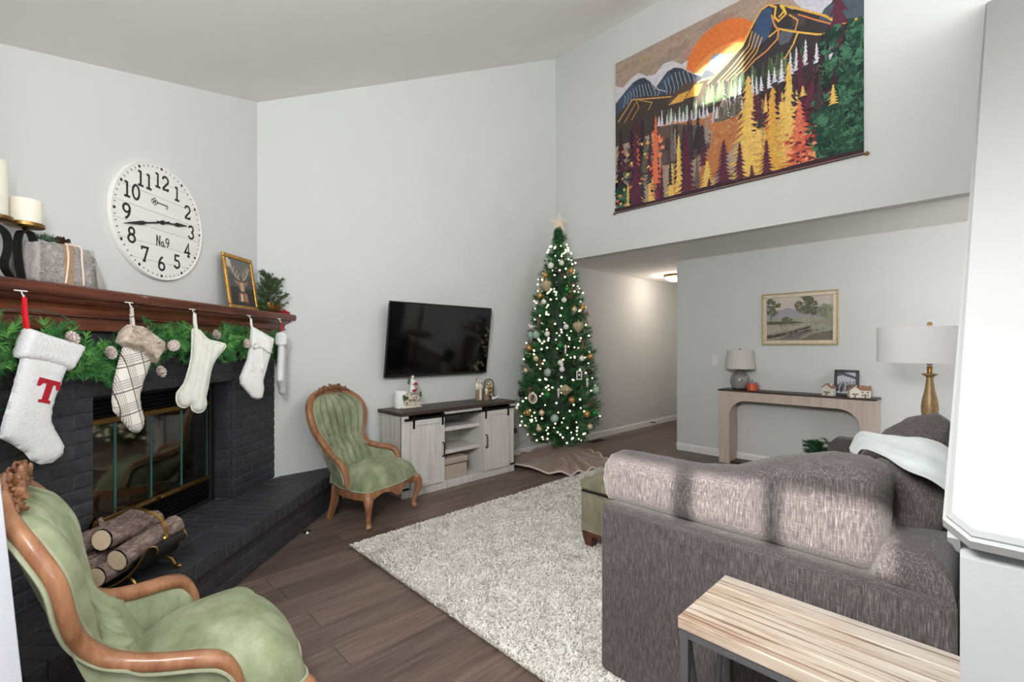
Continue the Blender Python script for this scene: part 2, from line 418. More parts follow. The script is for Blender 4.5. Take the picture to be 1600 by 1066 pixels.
    def build(s, name, mats, parent=None, smooth=True, angle=38, loc=None, rot=None):
        me = bpy.data.meshes.new(name); me.from_pydata(s.v, [], s.f)
        for m in (mats if isinstance(mats, (list, tuple)) else [mats]): me.materials.append(m)
        if any(s.mi): me.polygons.foreach_set('material_index', s.mi)
        if any(c is not None for c in s.cols):
            ca = me.color_attributes.new('Col', 'FLOAT_COLOR', 'CORNER'); arr = []
            for f, c in zip(s.f, s.cols): arr.extend(list(c or (1, 1, 1, 1))*len(f))
            ca.data.foreach_set('color', arr)
        me.polygons.foreach_set('use_smooth', [smooth]*len(s.f))
        me.validate(); me.update()
        if smooth: me.set_sharp_from_angle(angle=math.radians(angle))
        return link(name, me, parent, loc, rot)
def fix(o):
    bm = bmesh.new(); bm.from_mesh(o.data); bmesh.ops.recalc_face_normals(bm, faces=bm.faces); bm.to_mesh(o.data); bm.free(); return o
def link(name, me, parent=None, loc=None, rot=None):
    o = bpy.data.objects.new(name, me); COL.objects.link(o)
    if parent is not None: o.parent = parent
    if loc is not None: o.location = loc
    if rot is not None: o.rotation_euler = rot
    return o
def tag(o, label, cat, group=None, kind=None):
    o['label'] = label; o['category'] = cat
    if group: o['group'] = group
    if kind: o['kind'] = kind
    return o
def thing(name, label, cat, loc=(0, 0, 0), rz=0, group=None):
    o = bpy.data.objects.new(name, None); COL.objects.link(o); o.location = loc; o.rotation_euler = (0, 0, rz)
    o.empty_display_size = .05
    return tag(o, label, cat, group)
def struct(o): o['kind'] = 'structure'; return o
def rawmesh(name, V, Fc, mats, parent=None, colors=None, smooth=False):
    """V (n,3) array, Fc (m,k) array of equal-size faces, colors per face"""
    me = bpy.data.meshes.new(name); m, k = Fc.shape
    me.vertices.add(len(V)); me.vertices.foreach_set('co', V.astype(np.float32).ravel())
    me.loops.add(m*k); me.loops.foreach_set('vertex_index', Fc.astype(np.int32).ravel())
    me.polygons.add(m); me.polygons.foreach_set('loop_start', np.arange(0, m*k, k, dtype=np.int32))
    try: me.polygons.foreach_set('loop_total', np.full(m, k, dtype=np.int32))
    except Exception: pass
    me.update(calc_edges=True)
    if colors is not None:
        ca = me.color_attributes.new('Col', 'FLOAT_COLOR', 'CORNER')
        ca.data.foreach_set('color', np.repeat(colors, k, 0).astype(np.float32).ravel())
    me.materials.append(mats)
    if smooth: me.polygons.foreach_set('use_smooth', [True]*m)
    return link(name, me, parent)
def smoothpath(P, k=6, closed=False):
    P = [Vector(p) for p in P]; n = len(P); out = []
    rng = range(n) if closed else range(n-1)
    for i in rng:
        p0 = P[i-1] if (closed or i > 0) else P[0]; p1 = P[i]; p2 = P[(i+1) % n]; p3 = P[(i+2) % n] if (closed or i+2 < n) else P[-1]
        for j in range(k):
            t = j/k
            out.append(.5*((2*p1)+(p2-p0)*t+(2*p0-5*p1+4*p2-p3)*t*t+(3*p1-p0-3*p2+p3)*t**3))
    if not closed: out.append(P[-1])
    return out
def copy_tree(o, parent=None):
    c = o.copy(); COL.objects.link(c); c.parent = parent
    for ch in list(KIDS.get(o.name, [])) or [x for x in o.children]: copy_tree(ch, c)
    return c
KIDS = {}
def sprigs(centers, axes, length, nn, nl, wd, col, spread=.9, tri=True, seed=1):
    """needle sprays: arrays of sprig tips and axes -> V, F, colours"""
    g = np.random.default_rng(seed); m = len(centers); ax = axes/np.linalg.norm(axes, axis=1, keepdims=True)
    A = np.repeat(ax, nn, 0); Cn = np.repeat(centers, nn, 0); Ln = np.repeat(np.broadcast_to(length, (m,)), nn)
    t = g.random(m*nn); base = Cn - A*(t*Ln)[:, None]
    rd = g.normal(size=(m*nn, 3)); rd -= A*(rd*A).sum(1, keepdims=True); rd /= np.linalg.norm(rd, axis=1, keepdims=True)+1e-9
    d = A*.75+rd*spread; d /= np.linalg.norm(d, axis=1, keepdims=True)
    ll = nl*(.7+.5*g.random(m*nn)); sd = np.cross(d, g.normal(size=(m*nn, 3))); sd /= np.linalg.norm(sd, axis=1, keepdims=True)+1e-9
    V = np.empty((m*nn, 3, 3)); V[:, 0] = base-sd*wd/2; V[:, 1] = base+sd*wd/2; V[:, 2] = base+d*ll[:, None]
    Fc = np.arange(m*nn*3).reshape(-1, 3)
    cc = np.asarray(col)
    cb = np.repeat(cc if cc.ndim == 2 else np.broadcast_to(cc, (m, 3)), nn, 0)*(.75+.5*g.random((m*nn, 1)))
    return V.reshape(-1, 3), Fc, np.concatenate([cb, np.ones((m*nn, 1))], 1)
# ------------------------------------------------------------------ the room
def ceil_z(x, y): return 3.243+.526*(x-1.087)+.02*(y-3.98)
FA = math.radians(44.12); FO = Vector((1.087, 3.98, 0))
dF = Vector((math.cos(FA), math.sin(FA), 0)); nF = Vector((math.sin(FA), -math.cos(FA), 0))
def FW(s, n, z): return FO+dF*s+nF*n+Vector((0, 0, z))

fl = struct(MB().box((3.9, .35, -.04), (8.6, 7.5, .05)).build('floor', M['plank'], smooth=False))
PW, PL = .178, 1.22
def plank_mesh(L):
    return MB().box((L/2, PW/2-.001, -.007), (L-.0015, PW-.0015, .014), .0012).build('plank', M['plank'], fl, smooth=False)
PROTO = {}
r = 0; y = 0.80
while y < 3.975:
    x = -.30-random.random()*.9; xe = 8.08 if y > 2.6 else 5.7
    wd = min(PW, 3.978-y)
    while x < xe:
        L = min(PL, xe-x); key = (round(L, 2), round(wd, 3))
        if x < -.30: pass
        if key not in PROTO:
            o = MB().box((L/2, wd/2, -.007), (L-.0018, wd-.0018, .014), .0012).build('plank', M['plank'], fl, smooth=False); PROTO[key] = o
        else:
            o = PROTO[key].copy(); COL.objects.link(o); o.parent = fl
        o.location = (x, y, 0); x += PL
    y += PW; r += 1

def wallpoly(name, pts, a0, a1, tf, mat='wall'): return struct(MB().prism(pts, a0, a1, tf).build(name, M[mat], smooth=False))
wb = fix(wallpoly('wall_back', [(1.0, -.02), (8.12, -.02), (8.12, 2.5), (4.70, 2.5), (4.70, ceil_z(4.7, 3.98)+.02), (1.0, ceil_z(1.0, 3.98)+.02)], 3.98, 4.1, lambda a, b, d: (a, d, b)))
def clk(a, b, d): return FW(a, d, b)
sL = -1.96
fix(wallpoly('wall_fireplace', [(sL, -.02), (-1.455, -.02), (-1.455, 1.115), (-.36, 1.115), (-.36, -.02), (.0, -.02), (.0, ceil_z(1.087, 3.98)+.02), (sL, ceil_z(*FW(sL, 0, 0).xy)+.02)], -.1, 0, clk))
def boxwall(name, rects, x0=None, y0=None, th=.12, mat='wall'):
    m = MB()
    for a0, a1, z0, z1 in rects:
        if x0 is not None: m.box((x0, (a0+a1)/2, (z0+z1)/2), (th, a1-a0, z1-z0))
        else: m.box(((a0+a1)/2, y0, (z0+z1)/2), (a1-a0, th, z1-z0))
    return struct(m.build(name, M[mat], smooth=False))
# left wall with a glazed door opening and an added high slot shaping the sun patches (both behind the camera)
T0, T1, Z0, Z1 = -.10, 0.93, 1.615, 1.86
boxwall('wall_left', [(-3.3, -2.3, -.02, 2.6), (-2.3, -.35, 2.1, 2.6), (-.35, T0, -.02, 2.6), (T0, T1, -.02, Z0), (T0, T1, Z1, 2.6), (T1, 2.62, -.02, 2.6)], x0=-.36)
wn = MB()
for yy, wy in ((.50, .075), (.205, .05)): wn.box((-.36, yy, (Z0+Z1)/2), (.03, wy, Z1-Z0))
struct(wn.build('sun_patch_bars', M['trim'], smooth=False))  # unseen bars added to break up the sun patches on the sofa
w2 = bpy.data.objects.new('added_window', None); COL.objects.link(w2); w2['kind'] = 'structure'; w2.location = (-.30, .75, 2.15)  # unseen frame and blind added to dress the side fill lamp
wf = MB()
for c_, d_ in (((.006, 0, .29), (.012, 1.40, .05)), ((.006, 0, -.29), (.012, 1.40, .05)), ((.006, .69, 0), (.012, .05, .54)), ((.006, -.69, 0), (.012, .05, .54))): wf.box(c_, d_, .002)
struct(wf.build('added_window_frame', M['trim'], w2, smooth=False)); struct(MB().box((.002, 0, 0), (.004, 1.34, .53)).build('added_window_blind', M['curtain'], w2, smooth=False))
boxwall('wall_front', [(-.42, -.1, -.02, 5.2), (4.0, 4.8, -.02, 5.2), (-.1, 4.0, -.02, .6), (-.1, 4.0, 2.85, 2.9), (-.1, 1.7, 2.9, 5.2), (1.7, 4.0, 3.9, 5.2), (4.8, 5.84, -.02, 2.5)], y0=-3.3)
boxwall('wall_right', [(-3.3, 3.98, 2.44, 5.2)], x0=4.71)
boxwall('wall_recess', [(-3.3, 2.83, -.02, 2.5)], x0=5.78)
boxwall('wall_hall', [(5.84, 8.1, -.02, 2.5)], y0=2.77)
boxwall('wall_end', [(2.7, 4.1, -.02, 2.5)], x0=8.16)
struct(MB().box((6.47, .35, 2.475), (3.4, 7.4, .07)).build('ceiling_hall', M['ceiling'], smooth=False))
cm = MB(); cs = [(-.45, -3.4), (4.68, -3.4), (4.68, 4.1), (-.45, 4.1)]
cb = cm.addv([(x, y, ceil_z(x, y)) for x, y in cs]+[(x, y, ceil_z(x, y)+.1) for x, y in cs])
for q in ((0, 3, 2, 1), (4, 5, 6, 7), (0, 1, 5, 4), (1, 2, 6, 5), (2, 3, 7, 6), (3, 0, 4, 7)): cm.face(q)
struct(cm.build('ceiling', M['ceiling'], smooth=False))
def base(name, p0, p1, nrm, mat='trim'):
    p0 = Vector(p0); p1 = Vector(p1); n = Vector(nrm)
    prof = [(0, 0), (.014, 0), (.014, .072), (.009, .086), (.0, .09)]
    m = MB(); b = m.addv([p0+n*a+Vector((0, 0, z)) for a, z in prof]+[p1+n*a+Vector((0, 0, z)) for a, z in prof]); k = len(prof)
    for i in range(k-1): m.face((b+i, b+i+1, b+k+i+1, b+k+i))
    m.face([b+i for i in range(k)]); m.face([b+k+i for i in range(k)][::-1])
    return struct(fix(m.build(name, M[mat], smooth=False)))
base('baseboard_back', (1.72, 3.98, 0), (8.1, 3.98, 0), (0, -1, 0))
base('baseboard_recess', (5.72, -3.2, 0), (5.72, 2.842, 0), (-1, 0, 0))
base('baseboard_hall', (5.706, 2.83, 0), (8.1, 2.83, 0), (0, 1, 0))

# sloped stair half wall with a white cap, close to the camera on the right
sw = bpy.data.objects.new('wall_stair', None); COL.objects.link(sw); sw['kind'] = 'structure'
sw.location = (.80, .044, 0); sw.rotation_euler = (0, 0, -.0052)
TS = (3.755-1.112)/3.85
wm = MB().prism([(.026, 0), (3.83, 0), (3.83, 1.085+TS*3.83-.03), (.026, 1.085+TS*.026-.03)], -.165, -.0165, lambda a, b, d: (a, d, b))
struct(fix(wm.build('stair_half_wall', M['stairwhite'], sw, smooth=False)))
u = Vector((1, 0, TS)).normalized(); nn_ = Vector((-TS, 0, 1)).normalized(); L = 3.83*math.sqrt(1+TS*TS)
def capring(ins, h, c=.026):
    o = [(0+ins, -.178+c+ins*.4), (0+ins, -c-ins*.4), (c+ins*.4, 0-ins), (L, 0-ins), (L, -.178+ins), (c+ins*.4, -.178+ins)]
    return [Vector((0, w, 1.112))+u*l+nn_*h for l, w in o]
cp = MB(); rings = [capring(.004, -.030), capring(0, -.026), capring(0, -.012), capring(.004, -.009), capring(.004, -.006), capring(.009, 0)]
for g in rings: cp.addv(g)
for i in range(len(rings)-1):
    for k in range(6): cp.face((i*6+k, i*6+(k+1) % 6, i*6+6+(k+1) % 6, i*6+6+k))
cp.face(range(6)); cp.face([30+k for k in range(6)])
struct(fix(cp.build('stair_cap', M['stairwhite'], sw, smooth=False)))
tm = MB(); prof = [(0, 0), (.012, 0), (.012, -.008), (.007, -.014), (.005, -.022), (0, -.028)]
for i, l in enumerate((.012, L-.02)): tm.addv([Vector((0, -.0165+a, 1.112))+u*l+nn_*(-.029+h) for a, h in prof])
k = len(prof)
for i in range(k): tm.face((i, (i+1) % k, k+(i+1) % k, k+i))
tm.face(range(k)); tm.face(range(k, 2*k))
struct(fix(tm.build('stair_moulding', M['stairwhite'], sw, smooth=False)))

# ------------------------------------------------------------------ fireplace (local frame: x along the wall, -y into the room)
fp = thing('fireplace', 'black painted brick fireplace surround with smoked glass doors in the corner', 'fireplace', FO, FA)
OL, OR_, OT = -1.457, -.432, 1.10; BH = (OT-.293)/12
bricks = {}
def brick(parent, c, d, bev=.004):
    key = tuple(round(x, 3) for x in d)
    if key not in bricks:
        o = MB().box((0, 0, 0), d, bev).build('brick', M['brick'], parent, smooth=False); bricks[key] = o
    else:
        o = bricks[key].copy(); COL.objects.link(o); o.parent = parent
    o.location = c; return o
FN = .09
smin = lambda n: -1.932-.969*n
s0 = smin(FN)+.06; s1 = FN*1.03-.002
row = 0; z = .293
while z < 1.405:
    h = min(BH, 1.41-z); off = .1 if row % 2 else 0
    spans = [(s0, OL), (OR_, s1)] if z < OT-.01 else [(s0, s1)]
    for a, b in spans:
        x = a-off if a == s0 else (a-.1 if row % 2 else a)
        x = a
        first = True
        while x < b-.004:
            Lb = .2-(off if first and off else 0); first = False
            e = min(x+Lb, b)
            if b-e < .04: e = b
            brick(fp, ((x+e)/2, -(FN-.045)+random.uniform(-.0012, .0012), z+h/2), (round(e-x-.006, 3), .09, round(h-.008, 3)))
            x = e
    if z < OT-.01:
        brick(fp, (OR_+.048, -.008, z+h/2), (.094, .105, round(h-.008, 3)))
    z += h; row += 1
mo = MB()
for a, b, q, t in ((s0, OL+.002, .293, 1.41), (OR_-.0, s1-.004, .293, 1.41), (OL, OR_, OT+.004, 1.41)):
    mo.box(((a+b)/2, -(FN-.003)/2, (q+t)/2), (b-a-.008, FN-.006, t-q))
mo.build('mortar', M['brick'], fp, smooth=False)
mo = MB().box((OR_+.052, .02, .293+.4), (.09, .1, .8)); mo.build('mortar', M['brick'], fp, smooth=False)
# firebox
GN = -.06
fb = MB(); x0, x1, yb = OL+.01, OR_-.03, .55
fb.box(((x0+x1)/2, yb, .7), (x1-x0, .02, .86)); fb.box((x0-.0, .32, .7), (.02, .48, .86)); fb.box((x1, .32, .7), (.02, .48, .86))
fb.box(((x0+x1)/2, .32, .30), (x1-x0, .48, .02)); fb.box(((x0+x1)/2, .32, 1.12), (x1-x0, .48, .02))
fb.build('firebox', M['soot'], fp, smooth=False)
fr = MB(); gy = -GN
fr.box(((OL+OR_)/2, gy, 1.09), (OR_-OL, .05, .02), .003); fr.box((OL+.008, gy, .7), (.03, .05, .8), .003); fr.box((OR_-.035, gy, .7), (.045, .05, .8), .003)
fr.box(((OL+OR_)/2, gy+.01, .965+.06), (OR_-OL, .02, .115)); fr.box(((OL+OR_)/2, gy+.01, .385), (OR_-OL, .02, .13)); fr.box(((OL+OR_)/2, gy, .303), (OR_-OL, .05, .02), .003)
fr.build('door_frame', M['matteblack'], fp, smooth=False)
for zz in (.992, 1.015, 1.038, 1.061): MB().box(((OL+OR_)/2, gy-.012, zz), (OR_-OL-.10, .022, .008), .002, Matrix.Rotation(.5, 3, 'X')).build('louver', M['blackmetal'], fp, smooth=False)
for zz in (.335, .357, .379, .401, .423): MB().box(((OL+OR_)/2, gy-.012, zz), (OR_-OL-.10, .022, .009), .002, Matrix.Rotation(.5, 3, 'X')).build('louver', M['blackmetal'], fp, smooth=False)
gl0, gl1 = OL+.03, OR_-.062
MB().box(((gl0+gl1)/2, gy-.012, .962), (gl1-gl0+.03, .03, .032), .004).build('brass_rail', M['oldbrass'], fp, smooth=False)
MB().box(((gl0+gl1)/2, gy-.012, .458), (gl1-gl0+.03, .03, .026), .004).build('brass_rail', M['oldbrass'], fp, smooth=False)
for xx in ((gl0+gl1)/2-.10, (gl0+gl1)/2+.10):
    MB().box((xx, gy-.042, .466), (.15, .028, .02), .005).box((xx-.06, gy-.028, .466), (.012, .03, .014)).box((xx+.06, gy-.028, .466), (.012, .03, .014)).build('door_handle', M['oldbrass'], fp, smooth=False)
gw = (gl1-gl0)/4
for i in range(4):
    g = MB().box((gl0+gw*(i+.5), gy-.006, .71), (gw-.006, .005, .475)).build('glass_pane', M['fireglass'], fp, smooth=False)
    for e in (0, 1): MB().box((gl0+gw*(i+e)+(.004 if e == 0 else -.004), gy-.007, .71), (.004, .008, .475)).build('pane_edge', M['teal'], g, smooth=False)
lg = MB()
for a, b, zz in ((-1.2, -.75, .40), (-1.15, -.7, .42), (-1.1, -.8, .50)): lg.tube([(a, .28+zz*.1, zz), (b, .25, zz+.03)], .05, 10)
lg.build('burnt_log', M['soot'], fp)

he = thing('hearth', 'raised black painted brick hearth running along the foot of the fireplace', 'hearth', FO, FA)
HN = .505
def hb(s0, s1, nA, nB, z0, z1, bev=.004): return brick(he, ((s0+s1)/2, -(nA+nB)/2, (z0+z1)/2), (round(s1-s0, 3), round(nB-nA, 3), round(z1-z0, 3)), bev)
pw = .076
for nA, nB in ((.107, .293), (.297, HN)):
    a = smin(nB)+.06; b = 1.0316*nA-.004; x = b
    ext = nB*1.0316-b
    # wedge pieces towards the back wall
    while x > a:
        hb(max(x-pw+.005, a), x, nA, nB, .21, .293+random.uniform(-.0012, .0012)); x -= pw
    wz = MB(); q = [(b+.004, nA), (nB*1.03-.004, nB), (b+.004, nB)]
    wz.prism(q, .21, .2925, lambda p, n, d: (p, -n, d)); fix(wz.build('brick', M['brick'], he, smooth=False))
x = OR_-.006
while x > OL+.01: hb(max(x-pw+.005, OL), x, -.035, .103, .21, .293); x -= pw
hz = [(.0, .068), (.071, .139), (.142, .207)]
for i, (q, t) in enumerate(hz):
    b = .48*1.0316-.004; x = b-(.1 if i % 2 else 0)
    if i % 2: hb(x+.003, b, .38, .48, q, t)
    while x > smin(.48)+.08:
        hb(max(x-.2+.006, smin(.48)+.06), x, .38, .48, q, t); x -= .2
mm = MB().prism([(smin(.5)+.1, .477), (.477*1.03-.006, .477), (.02, .02), (smin(.02)+.06, .02)], .0, .205, lambda p, n, d: (p, -n, d))
mm.prism([(smin(.5)+.1, .498), (.498*1.03-.006, .498), (.095, .092), (OR_, .092), (OR_, -.14), (OL, -.14), (OL, .092), (smin(.1)+.06, .092)], .2, .289, lambda p, n, d: (p, -n, d))
fix(mm.build('mortar', M['brick'], he, smooth=False))

# mantel shelf: one moulded wooden profile cut against the back wall
ms = thing('mantel_shelf', 'long dark stained wooden mantel shelf with stepped moulding above the fireplace', 'mantel', FO, FA)
def mould(name, prof, mat, parent, a=None):
    m = MB(); k = len(prof)
    for n, z in prof: m.addv([(smin(n)+.05, -n, z)])
    for n, z in prof: m.addv([(n*1.0316-.004, -n, z)])
    for i in range(k): m.face((i, (i+1) % k, k+(i+1) % k, k+i))
    m.face(range(k)); m.face(range(k, 2*k)); return fix(m.build(name, mat, parent, smooth=False))
mould('shelf_board', [(0, 1.548), (0, 1.597), (.198, 1.597), (.205, 1.590), (.205, 1.556), (.199, 1.548)], M['mantel'], ms)
mould('crown_moulding', [(0, 1.47), (0, 1.547), (.178, 1.547), (.176, 1.535), (.168, 1.527), (.152, 1.516), (.143, 1.505), (.141, 1.492), (.139, 1.480), (.148, 1.478), (.148, 1.471), (.139, 1.47)], M['mantel'], ms)
mould('frieze_board', [(0, 1.41), (0, 1.469), (.126, 1.469), (.126, 1.412), (.124, 1.41)], M['mantel'], ms)
# ------------------------------------------------------------------ wall clock
def arc(cx, cy, rx, ry, a0, a1, n=14): return [(cx+rx*math.cos(math.radians(a0+(a1-a0)*i/n)), cy+ry*math.sin(math.radians(a0+(a1-a0)*i/n))) for i in range(n+1)]
GLY = {
 '0': [arc(.3, .5, .25, .45, 0, 360, 26)],
 '1': [[(.3, .04), (.3, .98)], [(.1, .93), (.3, .93)], [(.08, .05), (.52, .05)]],
 '2': [arc(.3, .70, .24, .25, 175, -35, 14)+[(.08, .10)], [(.04, .06), (.56, .06)], [(.53, .03), (.53, .2)]],
 '3': [arc(.28, .73, .22, .22, 165, -80, 14), arc(.28, .28, .25, .24, 85, -165, 16)],
 '4': [[(.40, .0), (.40, .96), (.04, .30), (.58, .30)], [(.26, .04), (.54, .04)]],
 '5': [[(.52, .93), (.14, .93), (.11, .53)], arc(.28, .31, .25, .27, 128, -160, 18)],
 '6': [arc(.30, .29, .24, .25, 0, 360, 22), arc(.52, .32, .46, .64, 178, 105, 10)],
 '7': [[(.06, .76), (.06, .93), (.54, .93), (.24, .04)], [(.12, .04), (.38, .04)]],
 '8': [arc(.3, .73, .20, .21, 0, 360, 20), arc(.3, .27, .25, .24, 0, 360, 20)],
 '9': [arc(.30, .69, .24, .25, 0, 360, 22), arc(.08, .66, .46, .64, -2, -75, 10)],
 'N': [[(.1, 0), (.1, 1)], [(.1, .97), (.55, .03)], [(.55, 0), (.55, 1)], [(0, .02), (.2, .02)], [(.46, .97), (.66, .97)], [(-.02, .98), (.14, .98)]],
 'o': [arc(.22, .25, .18, .22, 0, 360, 16)], '.': [arc(.05, .05, .03, .03, 0, 360, 6)]}
def ribbon(m, pts, wd, tf):
    P = [Vector(p) for p in pts]; n = len(P); cl = (P[0]-P[-1]).length < 1e-6
    if cl: P = P[:-1]; n -= 1
    b = len(m.v)
    for i in range(n):
        a = P[i-1] if (cl or i > 0) else None; c = P[(i+1) % n] if (cl or i < n-1) else None
        d = ((P[i]-a).normalized() if a is not None else Vector((0, 0)))+((c-P[i]).normalized() if c is not None else Vector((0, 0)))
        d = d.normalized() if d.length > 1e-6 else Vector((1, 0)); nr = Vector((-d.y, d.x)); e = d
        k = 1
        if a is not None and c is not None: k = 1/max(.5, nr.dot(Vector((-(c-P[i]).normalized().y, (c-P[i]).normalized().x))))
        p, q = P[i]+nr*wd/2*k, P[i]-nr*wd/2*k; m.addv([tf(*p), tf(*q)])
    for i in range(n if cl else n-1):
        j = (i+1) % n; m.face((b+2*i, b+2*i+1, b+2*j+1, b+2*j))
def glyphs(m, text, cx, cz, h, wd, y, sx=1.0):
    adv = [(.66 if ch not in 'N.o' else {'N': .75, '.': .18, 'o': .5}[ch])*h*sx for ch in text]; x = cx-sum(adv)/2+.03*h
    for ch, a in zip(text, adv):
        for k, st in enumerate(GLY[ch]):
            ribbon(m, [(p[0]*h*sx, p[1]*h) for p in st], wd, lambda u_, v_, x=x, k=k: (x+u_, y-.00006*k, cz-h/2+v_))
        x += a
CR = .328
ck = thing('wall_clock', 'large round white board clock with black numerals above the fireplace mantel', 'clock', FW(-.975, .0, 2.045), FA)
nb = 7
MB().lathe([(CR-.012, .002), (CR-.012, .006), (0, .006)], 48, M3=Matrix.Rotation(PI/2, 3, 'X')).build('backing', M['taupe'], ck)
for i in range(nb):
    za = -CR+.008+(2*CR-.016)*i/nb+.0009; zb = -CR+.008+(2*CR-.016)*(i+1)/nb-.0009; r_ = CR-.008
    R_ = []; Lf = []
    for j in range(13):
        z_ = za+(zb-za)*j/12; x_ = math.sqrt(max(0, r_*r_-z_*z_)); R_.append((x_, z_)); Lf.append((-x_, z_))
    fix(MB().prism(R_+Lf[::-1], .004, .022, lambda a, b, d: (a, -d, b)).build('board', M['clockface'], ck, smooth=False))
fix(MB().lathe([(CR-.009, .002), (CR, .002), (CR, .020), (CR-.004, .026), (CR-.009, .024), (CR-.009, .002)], 72, M3=Matrix.Rotation(PI/2, 3, 'X')).build('rim', M['clockface'], ck))
Y = -.0226
for hh in range(1, 13):
    a = math.radians(hh*30); nm = MB(); glyphs(nm, str(hh), .232*math.sin(a), .232*math.cos(a), .083, .0125, Y); nm.build('numeral', M['ink'], ck, smooth=False)['kind'] = 'stuff'

tk = MB()
for i in range(60):
    a = math.radians(i*6); r0, r1, wd = (.296, .312, .0125) if i % 5 == 0 else (.298, .309, .005)
    t1 = Vector((math.sin(a), 0, math.cos(a))); t2 = Vector((math.cos(a), 0, -math.sin(a)))
    if i % 5 == 0:
        c_ = t1*.304; b_ = tk.addv([c_+Vector((math.cos(2*PI*k/10)*.0085, Y, math.sin(2*PI*k/10)*.0085)) for k in range(10)]); tk.face(range(b_, b_+10))
    else:
        b_ = tk.addv([t1*r0-t2*wd/2+Vector((0, Y, 0)), t1*r0+t2*wd/2+Vector((0, Y, 0)), t1*r1+t2*wd/2+Vector((0, Y, 0)), t1*r1-t2*wd/2+Vector((0, Y, 0))]); tk.face(range(b_, b_+4))
tk.build('minute_track', M['ink'], ck, smooth=False)['kind'] = 'stuff'
em = MB(); glyphs(em, 'No.9', .008, -.107, .055, .0072, Y, .85); em.build('dial_lettering', M['ink'], ck, smooth=False)
em = MB(); tfk = lambda a, b: (a, Y, b+.105)
for q in ((-.050, .010), (-.050, -.010), (-.062, 0), (-.038, 0)): ribbon(em, [(q[0]+x*.6, q[1]+z*.6) for x, z in arc(0, 0, .016, .016, 0, 360, 10)], .0042, tfk)
ribbon(em, [(-.034, 0), (.046, 0)], .0062, tfk); ribbon(em, [(.034, 0), (.034, -.016), (.044, -.016), (.044, 0)], .004, tfk)
em.build('key_emblem', M['ink'], ck, smooth=False)
def hand(name, ang, Lh, back, w_):
    a = math.radians(ang); d = Vector((math.sin(a), 0, math.cos(a))); e = Vector((d.z, 0, -d.x))
    o = [(-back, .006), (-back*.2, .004), (Lh*.45, .004), (Lh*.55, w_), (Lh*.62, w_*.9), (Lh, .0008)]
    poly = [(l, h) for l, h in o]+[(l, -h) for l, h in o[::-1]]
    return fix(MB().prism(poly, .030, .033, lambda l, h, q: d*l+e*h+Vector((0, -q, 0))).build(name, M['ink'], ck, smooth=False))
hand('minute_hand', 255, .265, .05, .011); hand('hour_hand', 81.5, .19, .045, .012)
MB().lathe([(.012, .022), (.012, .036), (.006, .039), (0, .039)], 14, M3=Matrix.Rotation(PI/2, 3, 'X')).build('hub', M['ink'], ck)

# ------------------------------------------------------------------ things on the mantel
MZ = 1.5972
def strap(m, pts, wd, th, y0): m.tube(smoothpath([(a, y0, z) for a, z in pts], 5), 1, sec=[(-wd/2, -th/2), (wd/2, -th/2), (wd/2, th/2), (-wd/2, th/2)], ref=(0, 1, 0))
ch = thing('candle_holder', 'black iron scroll candle holder with two round brass plates on the mantel', 'candle holder', FW(-1.768, .105, MZ), FA)
m = MB(); strap(m, [(0, .205), (.022, .195), (.034, .15), (.034, .08), (.026, .002)], .034, .005, 0); m.build('scroll_band', M['matteblack'], ch)
m = MB(); strap(m, [(0, .205), (-.018, .195), (-.028, .15), (-.024, .08), (-.012, .006)], .034, .005, 0); m.build('scroll_band', M['matteblack'], ch)
m = MB(); strap(m, [(.026, .0035), (-.02, .0035), (-.058, .02), (-.074, .06), (-.062, .12), (-.066, .17), (-.09, .196), (-.117, .205)], .034, .005, 0); m.build('scroll_band', M['matteblack'], ch)
m = MB(); strap(m, [(-.117, .205), (-.14, .18), (-.15, .1), (-.14, .0035)], .034, .005, 0); m.build('scroll_band', M['matteblack'], ch)
for xx, zz in ((0, .207), (-.117, .207)):
    MB().lathe([(.006, 0), (.012, .003), (.006, .008), (.054, .011), (.058, .014), (.058, .026), (.054, .028), (.054, .02), (0, .02)], 36, (xx, 0, zz)).build('candle_plate', M['oldbrass'], ch)
def candle(name, label, loc, rz, r, h, mat):
    t = thing(name, label, 'candle', loc, rz)
    MB().lathe([(r*.98, 0), (r, .004), (r, h-.004), (r*.96, h), (r*.85, h-.006), (0, h-.008)], 32).build('wax', mat, t)
    MB().tube([(0, 0, h-.01), (.001, 0, h+.006)], .0012, 5).build('wick', M['ink'], t)
candle('pillar_candle', 'short ivory pillar candle on the right brass plate of the iron holder', FW(-1.768, .105, MZ+.227), FA, .050, .10, M['wax'])
candle('pillar_candle', 'tall ivory pillar candle cut by the left edge of the photo', FW(-1.768, .105, MZ+.227)-dF*.117, FA, .044, .215, M['wax'])

def fuzzybox(name, d, bev, mat, parent, amp=.004, n=10):
    def f(side):
        pass
    m = MB(); hx, hy, hz = [x/2 for x in d]
    vs = {}
    def pt(p):
        q = Vector((max(-hx+bev, min(hx-bev, p[0])), max(-hy+bev, min(hy-bev, p[1])), max(-hz+bev, min(hz-bev, p[2]))))
        e = Vector(p)-q; e = e.normalized()*bev if e.length > 1e-9 else e
        r_ = q+e; return r_*(1+noise.noise(r_*60)*amp/.05) + Vector((0, 0, hz))
    for a in range(3):
        for sg in (-1, 1):
            o = [i for i in range(3) if i != a]
            def g(u_, v_):
                p = [0, 0, 0]; p[a] = sg*d[a]/2; p[o[0]] = (u_-.5)*d[o[0]]; p[o[1]] = (v_-.5)*d[o[1]]; return pt(p)
            m.grid(n, n, g)
    ob = m.build(name, mat, parent, angle=80)
    bm = bmesh.new(); bm.from_mesh(ob.data); bmesh.ops.remove_doubles(bm, verts=bm.verts, dist=1e-4); bmesh.ops.recalc_face_normals(bm, faces=bm.faces)
    bm.to_mesh(ob.data); bm.free(); return ob
